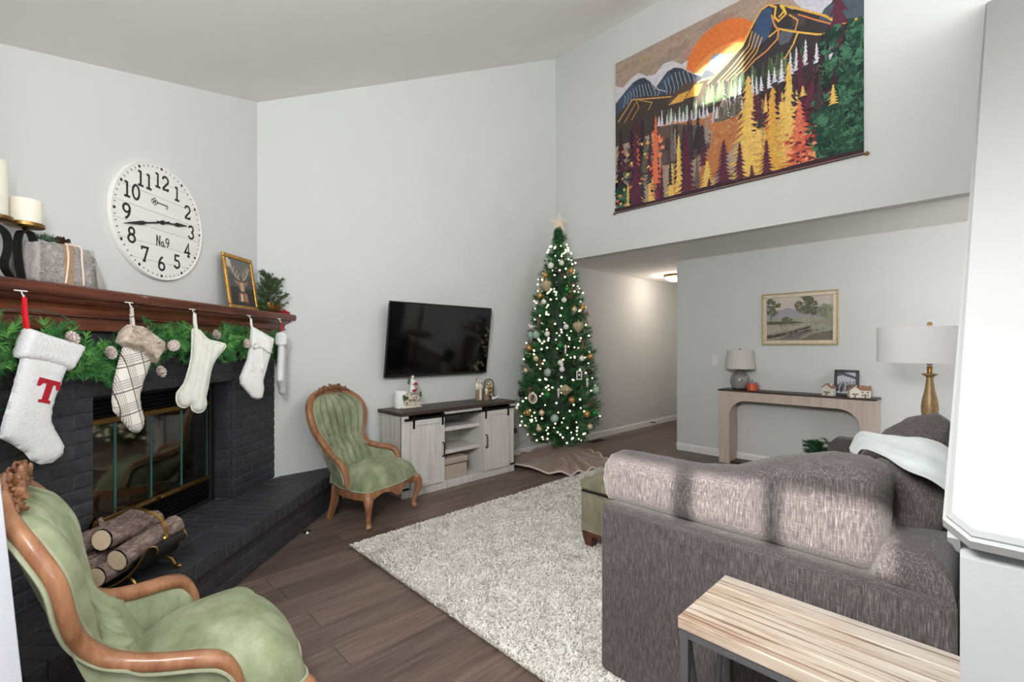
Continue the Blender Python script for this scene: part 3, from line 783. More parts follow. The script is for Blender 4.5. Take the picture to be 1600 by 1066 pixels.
gf = thing('gift_box', 'grey faux fur wrapped box with burlap ribbon and cords on the mantel', 'gift', FW(-1.632, .088, MZ), FA)
fuzzybox('fur_wrap', (.235, .115, .175), .022, M['greyfur'], gf, .003, 14)
MB().box((.0, 0, .0878), (.05, .121, .1795), .006).build('burlap_ribbon', M['burlap'], gf, smooth=False)
for a, b in ((-.008, -.02), (.052, .06)):
    MB().tube(smoothpath([(.02, -.02, .18), (a, -.055, .178), (a, -.064, .12), (b, -.065, .01)], 5), .004, 6).build('cord', M['cord'], gf)
def conemesh(name, r, h, mat, rows=6):
    m = MB(); m.ball((0, 0, h/2), 1, 8, 6, (r*.45, r*.45, h*.45))
    for i in range(rows):
        z_ = h*(.1+.82*i/(rows-1)); rr = r*(math.sin(PI*(.12+.80*i/(rows-1)))**.7)
        k = 9
        for j in range(k):
            a = 2*PI*(j+.5*(i % 2))/k; d = Vector((math.cos(a), math.sin(a), 0)); e = Vector((-d.y, d.x, 0)); wv = PI*rr/k*1.25
            p = d*rr*.35+Vector((0, 0, z_-h*.02)); q = d*rr*1.10+Vector((0, 0, z_+h*.12))
            b_ = m.addv([p-e*wv*.5, p+e*wv*.5, q+e*wv*.7+Vector((0, 0, -.003)), q+Vector((0, 0, .004)), q-e*wv*.7+Vector((0, 0, -.003))]); m.face(range(b_, b_+5))
    return m
m = conemesh('', .03, .03, None, 4); o = m.build('pinecone', M['darkcone'], gf, smooth=False); o.location = (.012, -.01, .182)
g_ = np.random.default_rng(3); k = 14
cen = np.stack([-.02-.10*g_.random(k), -.03+.05*g_.random(k), .187+.02*g_.random(k)], 1); ax = np.stack([-1+.3*g_.random(k), g_.normal(size=k)*.4, .3*g_.random(k)], 1)
V, Fc, cc = sprigs(cen, ax, .05, 26, .022, .003, (.07, .13, .08)); rawmesh('greenery', V, Fc, M['needle'], gf, cc)
k = 2600; fx = -.117+.234*g_.random(k); fz = .006+.168*g_.random(k); cen = np.stack([fx, np.full(k, -.0575), fz], 1); ax = np.stack([g_.normal(size=k)*.5, -np.ones(k)*.8, -.8+g_.normal(size=k)*.3], 1)
V, Fc, cc = sprigs(cen, ax, .003, 5, .011, .0011, np.array([[.56, .52, .50]])*(.6+.6*g_.random((k, 1))), .5, seed=6); o = rawmesh('fur_pile', V, Fc, M['needle'], gf, cc); o['kind'] = 'stuff'
def startree(label, loc, h, r):
    t = thing('tabletop_tree', label, 'decoration', loc, FA)
    m = MB(); k = 12; b_ = m.addv([((r if j % 2 == 0 else r*.5)*math.cos(2*PI*j/k), (r if j % 2 == 0 else r*.5)*math.sin(2*PI*j/k), 0) for j in range(k)]+[((.15*r if j % 2 == 0 else r*.09)*math.cos(2*PI*j/k), (.15*r if j % 2 == 0 else r*.09)*math.sin(2*PI*j/k), h*.93) for j in range(k)]+[(0, 0, h)])
    for j in range(k): m.face((b_+j, b_+(j+1) % k, b_+k+(j+1) % k, b_+k+j)); m.face((b_+k+j, b_+k+(j+1) % k, b_+2*k))
    m.face([b_+j for j in range(k)][::-1]); m.build('folded_cone', M['greywood'], t, smooth=False)
startree('small fluted grey wooden cone tree right of the fur gift box', FW(-1.463, .09, MZ), .165, .052)
startree('taller grey cone tree whose tip shows behind the fur gift box', FW(-1.565, .022, MZ), .225, .021)

# art helpers: flat print laid down as coloured polygons
def wash(c): return tuple(x*.90+.10*w_ for x, w_ in zip(c, (205, 196, 190)))
class Art:
    def __init__(s, org, eu, ev, nrm, eps=.00007): s.m = MB(); s.o = Vector(org); s.u = Vector(eu); s.v = Vector(ev); s.n = Vector(nrm); s.k = 0; s.e = eps; s.g = random.Random(5)
    def poly(s, pts, c, clip=True):
        d = s.n*(s.k*s.e); s.k += 1
        if clip: pts = [(min(1, max(0, a)), min(1, max(0, b))) for a, b in pts]
        b0 = s.m.addv([s.o+s.u*a+s.v*b+d for a, b in pts]); s.m.c = S(*wash(c)); s.m.face(range(b0, b0+len(pts)))
    def line(s, pts, wd, c):
        d = s.n*(s.k*s.e); s.k += 1; s.m.c = S(*wash(c)); asp = s.u.length/s.v.length
        P = [(min(1, max(0, a))*asp, min(1, max(0, b))) for a, b in pts]
        ribbon(s.m, P, wd, lambda a, b: s.o+s.u*(a/asp)+s.v*b+d)
    def fir(s, a, t, b, hw, c, n=9, jag=.35):
        g = s.g; L_ = [(a, t)]; R_ = [(a, t)]
        for i in range(1, n+1):
            f = i/n; y = t+(b-t)*f; h_ = (b-t)/n; w_ = hw*(.10+.90*f)*(.75+.5*g.random()); v_ = hw*(.10+.90*f)*(.75+.5*g.random())
            L_ += [(a-w_*.55, y-h_*.35), (a-w_, y+h_*.28), (a-w_*.62, y+h_*.10), (a-w_*.30, y+h_*.05)]; R_ += [(a+v_*.55, y-h_*.35), (a+v_, y+h_*.28), (a+v_*.62, y+h_*.10), (a+v_*.30, y+h_*.05)]
        s.poly(L_+R_[::-1][:-1], c)
        if hw > .03:
            for i in range(int(n*2.2)):
                f = .15+.8*g.random(); x_ = a+hw*f*.75*(2*g.random()-1); y = t+(b-t)*f
                s.line([(a+(x_-a)*.4, y-.006), (x_, y+.008)], .0035, tuple(min(255, max(0, q*(1.18 if g.random() < .5 else .80))) for q in c))
    def blob(s, a, b, ra, rb, c, n=14, j=.25):
        g = s.g; s.poly([(a+ra*math.cos(2*PI*i/n)*(1-j+2*j*g.random()), b+rb*math.sin(2*PI*i/n)*(1-j+2*j*g.random())) for i in range(n)], c)
    def build(s, name, mat, parent): return s.m.build(name, mat, parent, smooth=False)
def frame(m, w_, h_, fw, d, z0=0):
    for c, q in (((0, 0, z0+fw/2), (w_, d, fw)), ((0, 0, z0+h_-fw/2), (w_, d, fw)), ((-w_/2+fw/2, 0, z0+h_/2), (fw, d, h_-2*fw)), ((w_/2-fw/2, 0, z0+h_/2), (fw, d, h_-2*fw))): m.box(c, q, min(fw, d)*.25)
    return m
df = thing('framed_deer_picture', 'small gold framed picture of a stag with antlers leaning on the mantel', 'picture', FW(-.335, .108, MZ), FA); df.rotation_euler = (-.15, 0, FA)
W_, H_ = .335, .385
frame(MB(), W_, H_, .028, .018).build('picture_frame', M['goldframe'], df, smooth=False)
MB().box((0, .004, H_/2), (W_-.03, .006, H_-.03)).build('backing', M['matteblack'], df, smooth=False)
A = Art((-W_/2+.024, -.001, H_-.024), (W_-.048, 0, 0), (0, 0, -(H_-.048)), (0, -1, 0))
A.poly([(0, 0), (1, 0), (1, 1), (0, 1)], (74, 76, 74)); A.poly([(0, 0), (1, 0), (1, .3), (.5, .4), (0, .3)], (98, 100, 96)); A.poly([(0, .62), (.3, .6), (.7, .62), (1, .6), (1, 1), (0, 1)], (44, 44, 44))
A.blob(.08, .10, .11, .10, (190, 184, 180), 12, .4)
for sg in (-1, 1):
    A.line([(.52+sg*.05, .44), (.52+sg*.2, .38), (.52+sg*.30, .27), (.52+sg*.33, .12)], .03, (196, 160, 134))
    for p, q in (((.2, .38), (.12, .24)), ((.28, .3), (.20, .16)), ((.31, .24), (.42, .16)), ((.12, .42), (.06, .3))): A.line([(.52+sg*p[0], p[1]), (.52+sg*q[0], q[1])], .02, (206, 176, 150))
    A.poly([(.52+sg*.08, .5), (.52+sg*.26, .45), (.52+sg*.24, .53), (.52+sg*.1, .56)], (150, 110, 84))
A.poly([(.40, .48), (.64, .48), (.64, .6), (.58, .72), (.46, .72), (.40, .6)], (150, 112, 86)); A.poly([(.46, .5), (.58, .5), (.57, .68), (.47, .68)], (196, 164, 138)); A.poly([(.47, .68), (.57, .68), (.55, .74), (.49, .74)], (40, 34, 32))
A.poly([(.36, .72), (.68, .72), (.74, .95), (.3, .95)], (120, 84, 58)); A.poly([(.42, .74), (.52, .74), (.5, .93), (.4, .95)], (214, 188, 164)); A.poly([(.58, .7), (.68, .74), (.66, .9), (.58, .88)], (176, 122, 78))
A.blob(.5, .97, .5, .07, (40, 42, 38), 20, .3)
A.build('deer_print', M['paint'], df)

pf = thing('potted_fir', 'small artificial fir in a hammered bronze bowl on the right end of the mantel', 'plant', FW(.0, .10, MZ), FA)
MB().lathe([(.04, 0), (.07, .01), (.088, .04), (.090, .075), (.084, .077), (.08, .045), (0, .04)], 30).build('bowl', M['bronze'], pf)
g_ = np.random.default_rng(11); k = 84
ang = g_.random(k)*2*PI; zz = .08+.25*g_.random(k)**1.2; rr = (.155*(1-(zz-.08)/.33)+.03)*(.35+.75*g_.random(k))
cen = np.stack([rr*np.cos(ang), np.clip(rr*np.sin(ang), -.12, .06), zz], 1); ax = np.stack([np.cos(ang), np.sin(ang), .6+.4*g_.random(k)], 1)
V, Fc, cc = sprigs(cen, ax, .075, 50, .024, .0075, (.085, .13, .06), seed=4); rawmesh('needles', V, Fc, M['needle'], pf, cc)
m = MB(); m.tube([(0, 0, .03), (0, 0, .3)], .006, 6)
for i in range(0, k, 3): m.tube([(0, 0, max(.06, zz[i]-.05)), tuple(cen[i])], .002, 4)
m.build('stem', M['darkwood'], pf)
k = 12; cen = np.stack([-.12-.05*g_.random(k), -.06*g_.random(k), .02+.07*g_.random(k)], 1); ax = np.stack([-1+.5*g_.random(k), -.5*g_.random(k), .4*g_.random(k)], 1)
V, Fc, cc = sprigs(cen, ax, .06, 46, .026, .007, (.085, .16, .06), seed=5); rawmesh('fir_sprig', V, Fc, M['needle'], pf, cc)
rb = thing('felt_hat', 'tiny red felt hat with a white pompom beside the bronze bowl', 'decoration', FW(.118, .155, MZ), FA)
MB().lathe([(.0, 0), (.035, .001), (.042, .008), (.036, .018), (.018, .026), (.006, .034), (0, .036)], 18).build('hat_crown', M['red'], rb)
MB().ball((0, 0, .042), .010, 10, 7).build('pompom', M['whitewool'], rb)

# ------------------------------------------------------------------ stockings on white hooks
HOOKS = [(-1.879, 0), (-1.408, 12), (-.991, 30), (-.456, 32), (-.068, -16)]
nmz = ['leftmost', 'second from the left', 'middle', 'fourth from the left', 'rightmost']
for (s_, al), nm_ in zip(HOOKS, nmz):
    t = thing('stocking_hook', 'small white metal hook on the mantel edge, %s of the five' % nm_, 'hook', FW(s_, .208, 1.545), FA, 'stocking hooks along the mantel')
    MB().tube([(-.022, -.004, .004), (.022, -.004, .004)], .003, 6).build('crossbar', M['whitecer'], t)
    MB().tube(smoothpath([(0, -.004, .004), (.003, -.008, -.01), (.0, -.016, -.022), (-.003, -.020, -.012)], 4), .0022, 6).build('hook_wire', M['whitecer'], t)
def stocking(label, s_, al, n_=.226): return thing('stocking', label, 'stocking', FW(s_, n_, 1.530), FA-math.radians(al), 'christmas stockings on the mantel')
def loop(t, p0, p1, mat, wd=.012):
    d = (p1[0]-p0[0])/2; sec = [(-wd/2, -.0015), (wd/2, -.0015), (wd/2, .0015), (-wd/2, .0015)]
    for y_ in (-.004, .004): MB().tube([(p0[0], y_*.2, p0[1]), ((p0[0]+p1[0])/2-.003, y_, (p0[1]+p1[1])/2), (p1[0], y_, p1[1])], 1, sec=sec, ref=(1, 0, 0)).build('hanging_loop', mat, t, smooth=False)
tfp = lambda a, b, h: (a, -h, b)
def off(o_): return lambda a, b, h: (a, -h, b)
t1 = stocking('white knit stocking with a red letter T, leftmost on the mantel', HOOKS[0][0], 0)
s1 = [(-0.010, -.215), (-0.016, -0.242), (-0.036, -0.326), (-0.055, -0.394), (-0.076, -0.467), (-0.082, -0.514), (-0.042, -0.546), (-0.003, -0.583), (0.023, -0.622), (0.058, -0.645), (0.102, -0.649), (0.139, -0.631), (0.151, -0.595), (0.132, -0.556), (0.098, -0.489), (0.102, -0.428), (0.124, -0.37), (0.151, -0.302), (0.175, -.25)]
s1c = [(-0.0, -0.121), (0.017, -0.119), (0.087, -0.144), (0.22, -0.181), (0.23, -0.194), (0.203, -0.242), (0.171, -0.292), (0.147, -0.283), (0.065, -0.252), (-0.003, -0.239), (-0.033, -0.228), (-0.023, -0.185)]
s1T = [(0.034, -0.306), (0.113, -0.332), (0.108, -0.365), (0.096, -0.361), (0.096, -0.344), (0.084, -0.341), (0.064, -0.397), (0.073, -0.402), (0.070, -0.412), (0.027, -0.399), (0.030, -0.389), (0.041, -0.391), (0.060, -0.333), (0.046, -0.329), (0.034, -0.339), (0.023, -0.335)]
MB().puff(s1, .022, .05, .014, tfp).build('sock', M['whitewool'], t1, angle=80)
MB().puff(s1c, .030, .025, .010, tfp, extra=lambda a, b: .0022*math.sin((a*.93+b*.36)*330)).build('cuff', M['whitewool'], t1, angle=80)
tt = fix(MB().prism(s1T, .0205, .0245, lambda a, b, d: (a, -d, b)).build('letter_patch', M['red'], t1, smooth=False)); tt['label'] = 'red felt letter T'
loop(t1, (.0, -.005), (.010, -.135), M['brightred'], .014)
t2 = stocking('cream plaid stocking with a beige faux fur cuff', HOOKS[1][0], 12)
s2 = [(-0.043, -0.194), (-0.064, -0.274), (-0.084, -0.361), (-0.09, -0.439), (-0.084, -0.484), (-0.055, -0.524), (-0.021, -0.574), (0.005, -0.601), (0.032, -0.606), (0.055, -0.587), (0.061, -0.541), (0.045, -0.483), (0.039, -0.427), (0.055, -0.363), (0.092, -0.271), (0.09, -.2), (0.032, -0.16)]
s2c = [(-0.021, -0.086), (0.05, -0.092), (0.156, -0.166), (0.151, -0.205), (0.107, -0.276), (0.078, -0.261), (0.014, -0.213), (-0.038, -0.194), (-0.068, -0.172), (-0.051, -0.123)]
MB().puff(s2, .024, .05, .014, tfp).build('sock', M['plaid'], t2, angle=80)
MB().puff(s2c, .036, .035, .007, tfp, extra=lambda a, b: .006*noise.noise(Vector((a*120, b*120, 1)))).build('fur_cuff', M['fauxfur'], t2, angle=80)
g_ = np.random.default_rng(8)
def furhair(poly, T, parent, n, col, name='fur_pile'):
    P = np.array(poly); c = P.mean(0); pts = []
    while len(pts) < n:
        q = c+(P[g_.integers(len(P))]-c)*math.sqrt(g_.random())*.97; q2 = P[(g_.integers(len(P)))]; q = q*.8+.2*(c+(q2-c)*g_.random()); pts.append(q)
    pts = np.array(pts); d = np.clip(np.abs(g_.normal(size=(n, 1))), 0, 1)
    cen = np.stack([pts[:, 0], -T*np.ones(n)*.9, pts[:, 1]], 1); ax = np.stack([g_.normal(size=n)*.7, -np.ones(n), -.7+g_.normal(size=n)*.5], 1)
    V, Fc, cc = sprigs(cen, ax, .004, 8, .016, .0014, col, .6, seed=2); o = rawmesh(name, V, Fc, M['needle'], parent, cc); o['kind'] = 'stuff'
furhair(s2c, .034, t2, 700, np.array([[.50, .42, .33]])*np.ones((700, 1))*(.7+.5*g_.random((700, 1))))
loop(t2, (.0, -.005), (.006, -.10), M['plaid'], .014)
t3 = stocking('cream cable knit stocking shaped like a bone at the foot, middle of the mantel', HOOKS[2][0], 30)
s3 = [(-.012, -.1), (0.0, -0.092), (0.026, -0.1), (0.057, -0.137), (0.084, -0.156), (0.162, -0.176), (0.157, -0.206), (0.111, -0.264), (0.084, -0.332), (0.07, -0.419), (0.057, -0.486), (0.061, -0.525), (0.043, -0.561), (0.013, -0.565), (-0.013, -0.545), (-0.021, -0.516), (-0.046, -0.53), (-0.075, -0.519), (-0.089, -0.49), (-0.087, -0.444), (-0.055, -0.4), (-0.034, -0.336), (-0.017, -0.252), (-0.013, -0.167)]
def cable(a, b):
    q = a-.012-.17*(b+.3); return .004*abs(math.sin(q*95))+.004*abs(math.sin((q*60+b*26)))*(abs(q) < .05)
MB().puff(s3, .022, .032, .008, tfp, extra=cable).build('sock', M['creamwool'], t3, angle=80)
edge = smoothpath([(a, 0, b) for a, b in s3], 2, True); MB().tube(edge, .0045, 6, closed=True).build('piping', M['creamwool'], t3)
loop(t3, (.0, -.005), (.008, -.10), M['creamwool'], .016)
t4 = stocking('plain white satin stocking with a gathered bow, fourth on the mantel', HOOKS[3][0], 32)
s4 = [(-0.002, -0.06), (0.022, -0.059), (0.163, -0.138), (0.151, -0.198), (0.127, -0.28), (0.105, -0.362), (0.085, -0.431), (0.091, -0.49), (0.079, -0.548), (0.045, -0.558), (0.005, -0.541), (-0.033, -0.492), (-0.071, -0.444), (-0.077, -0.399), (-0.055, -0.343), (-0.028, -0.277), (-0.011, -0.174)]
MB().puff(s4, .026, .05, .010, tfp, extra=lambda a, b: .006*math.sin(60*(a+.5*b)) if b > -.36 else .002*math.sin(40*(a+b))).build('sock', M['satin'], t4, angle=80)
m = MB()
m.puff([(.055, -.188), (.012, -.165), (-.004, -.19), (.004, -.215), (.05, -.20)], .012, .012, .008, lambda a, b, h: (a, -.03-h, b)); m.puff([(.062, -.19), (.10, -.195), (.135, -.235), (.10, -.24), (.062, -.205)], .012, .012, .008, lambda a, b, h: (a, -.03-h, b))
m.puff([(.05, -.2), (.066, -.2), (.078, -.30), (.07, -.37), (.05, -.36), (.052, -.29)], .008, .010, .008, lambda a, b, h: (a, -.028-h, b)); m.ball((.057, -.036, -.197), .011, 10, 7)
m.build('bow', M['satin'], t4, angle=80)
loop(t4, (.0, -.005), (.008, -.068), M['satin'], .012)
t5 = stocking('white knit stocking on a red loop seen edge-on at the right end of the mantel', HOOKS[4][0], -20, .232)
Rk = lambda L_, k=.93: [(a*k-.05, b*k+.03) for a, b in L_]
MB().puff(Rk(s1), .026, .045, .014, tfp).build('sock', M['whitewool'], t5, angle=80)
MB().puff(Rk(s1c), .040, .03, .010, tfp).build('cuff', M['whitewool'], t5, angle=80)
loop(t5, (.0, -.005), (.003, -.10), M['brightred'], .014)

# ------------------------------------------------------------------ garland
ga = thing('garland', 'green pine garland with pinecones draped under the mantel behind the stockings', 'garland', FW(-1.0, .150, 1.34), FA)
g_ = np.random.default_rng(21)
path = smoothpath([(-1.02, 0, .06), (-.93, 0, .01), (-.80, 0, .0), (-.68, 0, .0), (-.55, 0, -.06), (-.42, 0, -.06), (-.30, 0, -.02), (-.15, 0, .02), (.0, 0, .03), (.12, 0, .0), (.25, 0, .0), (.4, 0, .02), (.55, 0, .02), (.7, 0, .02), (.85, 0, .0), (.97, 0, .0), (1.04, 0, -.06)], 6)
P = np.array([tuple(p) for p in path]); k = 520
idx = g_.random(k)*(len(P)-1); i0 = idx.astype(int); ctr = P[i0]+(P[np.minimum(i0+1, len(P)-1)]-P[i0])*(idx-i0)[:, None]
ang = g_.random(k)*2*PI; rr = .11*np.sqrt(g_.random(k))
ofs = np.stack([g_.normal(size=k)*.04, -.012-.035*np.abs(np.cos(ang))*g_.random(k), rr*np.sin(ang)*1.05], 1)
lim = np.where((ctr[:, 0] > .2), .85, 1)
cen = ctr+ofs; ax = ofs*np.array([1.2, .3, 1])+g_.normal(size=(k, 3))*np.array([.06, .012, .045])+np.array([0, -.008, 0])
gc = np.where(g_.random((k, 1)) < .3, np.array([[.16, .42, .10]]), np.array([[.06, .22, .06]]))*(.7+.6*g_.random((k, 1)))
V, Fc, cc = sprigs(cen, ax, .10, 90, .036, .0034, gc, .8, seed=9); V[:, 0] = np.minimum(V[:, 0], 1.06); V[:, 1] = np.clip(V[:, 1], -.066, .020)
o = rawmesh('foliage', V, Fc, M['needle'], ga, cc); o['kind'] = 'stuff'
# long drooping left end
k = 70; cen = np.stack([-1.02+.10*g_.random(k)-.02, -.02-.03*g_.random(k), -.38*g_.random(k)+.1], 1); ax = np.stack([g_.normal(size=k)*.5+.3, -.3*np.ones(k), -.6*g_.random(k)], 1)
V, Fc, cc = sprigs(cen, ax, .10, 90, .036, .0034, (.05, .18, .055), .8, seed=10); o = rawmesh('foliage', V, Fc, M['needle'], ga, cc); o['kind'] = 'stuff'
MB().tube([tuple(p) for p in path], .008, 6).build('garland_stem', M['trunk'], ga)
cone0 = None
CONES = [(-0.533, -0.032), (-0.147, 0.005), (-0.245, -0.135), (0.18, 0.063), (0.483, 0.018), (-0.707, 0.028), (0.96, -0.093)]
for x_, z_ in CONES:
    if cone0 is None: cone0 = conemesh('', .034, .05, None, 6).build('pinecone', M['cone'], ga, smooth=False); c_ = cone0
    else: c_ = cone0.copy(); COL.objects.link(c_); c_.parent = ga
    c_.location = (x_, -.060, z_); c_.scale = (.82, .82, .82); c_.rotation_euler = (1.45+random.uniform(-.3, .3), random.uniform(-.5, .5), random.uniform(-.5, .5))
MB().tube(smoothpath([(-1.0, -.05, .125), (-.86, -.06, .14), (-.72, -.05, .13), (-.66, -.05, .09)], 5), .0018, 5).build('light_wire', M['teal'], ga)
# ------------------------------------------------------------------ log carrier on the hearth
HZ = .2945
lc = thing('log_carrier', 'black and brass curved log carrier with arched handle standing on the hearth', 'log carrier', FW(-1.515, .300, HZ), FA)
prof = [(-.205, .150), (-.208, .166), (-.200, .180), (-.186, .184), (-.174, .174), (-.160, .140), (-.135, .095), (-.09, .055), (0, .035), (.09, .055), (.135, .095), (.160, .140), (.174, .174), (.186, .184), (.200, .180), (.208, .166), (.205, .150)]
PR = [(p.x, p.y) for p in smoothpath([(a, b, 0) for a, b in prof], 3)]
def xend(a, q): return (.185-.10*max(0, min(1, (abs(a)-.02)/.18))**1.3)*(1 if q else -1)
m = MB()
for e in (0, 1):
    pass
n_ = len(PR)
for dz in (0, -.003): m.addv([(xend(a, 0)*(1-i/6)+xend(a, 1)*i/6, a, b+dz) for a, b in PR for i in range(7)])
for o_, fl_ in ((0, 0), (n_*7, 1)):
    for i in range(n_-1):
        for j in range(6):
            q = (o_+i*7+j, o_+i*7+j+1, o_+i*7+8+j, o_+i*7+7+j); m.face(q if not fl_ else q[::-1])
m.build('curved_sheet', M['matteblack'], lc)
for e in (0, 1): MB().tube([(xend(a, e), a, b) for a, b in PR], .0035, 6).build('brass_rim', M['brass'], lc)
m = MB(); m.tube(smoothpath([(0, -.178, .176), (0, -.172, .235), (0, -.125, .292), (0, 0, .318), (0, .125, .292), (0, .172, .235), (0, .178, .176)], 5), 1, sec=[(-.002, -.009), (.002, -.009), (.002, .009), (-.002, .009)], ref=(0, 0, 1)); m.build('arched_handle', M['brass'], lc)
for sy in (-1, 1): MB().ball((0, sy*.178, .182), .016, 10, 6, (1, .6, 1)).ball((.014, sy*.176, .17), .01, 8, 5).ball((-.014, sy*.176, .17), .01, 8, 5).build('handle_mount', M['brass'], lc)
for sx in (-1, 1):
    for sy in (-1, 1): MB().tube([(sx*.10, sy*.09, .058), (sx*.105, sy*.12, .04), (sx*.108, sy*.14, .008)], [.006, .008, .006], 8).ball((sx*.108, sy*.15, .009), .012, 8, 6, (1, 1.5, .7)).build('foot', M['brass'], lc)
LOGS = [((-.20, .115, .185), (.175, .105, .215), .043, 'top log nearest the fire doors'), ((-.125, .0, .225), (.155, .0, .205), .045, 'top middle log showing a pale cut end'),
        ((-.155, -.095, .155), (.14, -.112, .19), .046, 'right hand log beside the brass rim'), ((-.185, -.035, .098), (.12, -.040, .102), .041, 'lowest one with a greyish cut end'),
        ((-.20, .047, .115), (.1, .04, .118), .040, 'lower middle log in the shade'), ((-.20, .125, .125), (.1, .115, .13), .030, 'thin lower log at the back in the shade')]
for i, (a, b, r, lb) in enumerate(LOGS):
    a = Vector(a); b = Vector(b); d = (b-a).normalized()
    t = thing('firewood_log', 'bark covered firewood log, '+lb, 'log', FW(-1.515+a.x, .300-a.y, HZ+a.z), FA, 'firewood logs in the brass carrier')
    L_ = (b-a).length; m = MB(); kk = 26; rows = 22; e1 = d.cross(Vector((0, 0, 1))).normalized(); e2 = e1.cross(d)
    for j in range(rows+1):
        f = j/rows
        for q in range(kk):
            an = 2*PI*q/kk; rr = r*(1+.10*noise.noise(Vector((math.cos(an)*2+i*7, math.sin(an)*2, f*5)))+.09*noise.noise(Vector((math.cos(an)*7+i, math.sin(an)*7, f*26))))
            m.v.append(tuple(d*L_*f+e1*rr*math.cos(an)+e2*rr*math.sin(an)))
    for j in range(rows):
        for q in range(kk): m.face((j*kk+q, j*kk+(q+1) % kk, (j+1)*kk+(q+1) % kk, (j+1)*kk+q))
    fix(m.build('bark', M['bark'], t, angle=60))
    m = MB(); m.lathe([(r*.93, -.004), (0, -.005)], 26, (0, 0, 0), Matrix((e1, e2, d)).transposed()); m.v = [tuple(Vector(p)) for p in m.v]
    e_ = m.build('cut_end', M['cutwood'], t)
    m = MB(); m.lathe([(r*.93, L_+.003), (0, L_+.004)], 26, (0, 0, 0), Matrix((e1, e2, d)).transposed()); m.build('cut_end', M['cutwood'], t)
    if i == 0: MB().tube([tuple(d*L_*.52+Vector((0, .0, .03))), tuple(d*L_*.50+Vector((0, .005, .075)))], [.011, .009], 8).build('twig_stub', M['bark'], t)

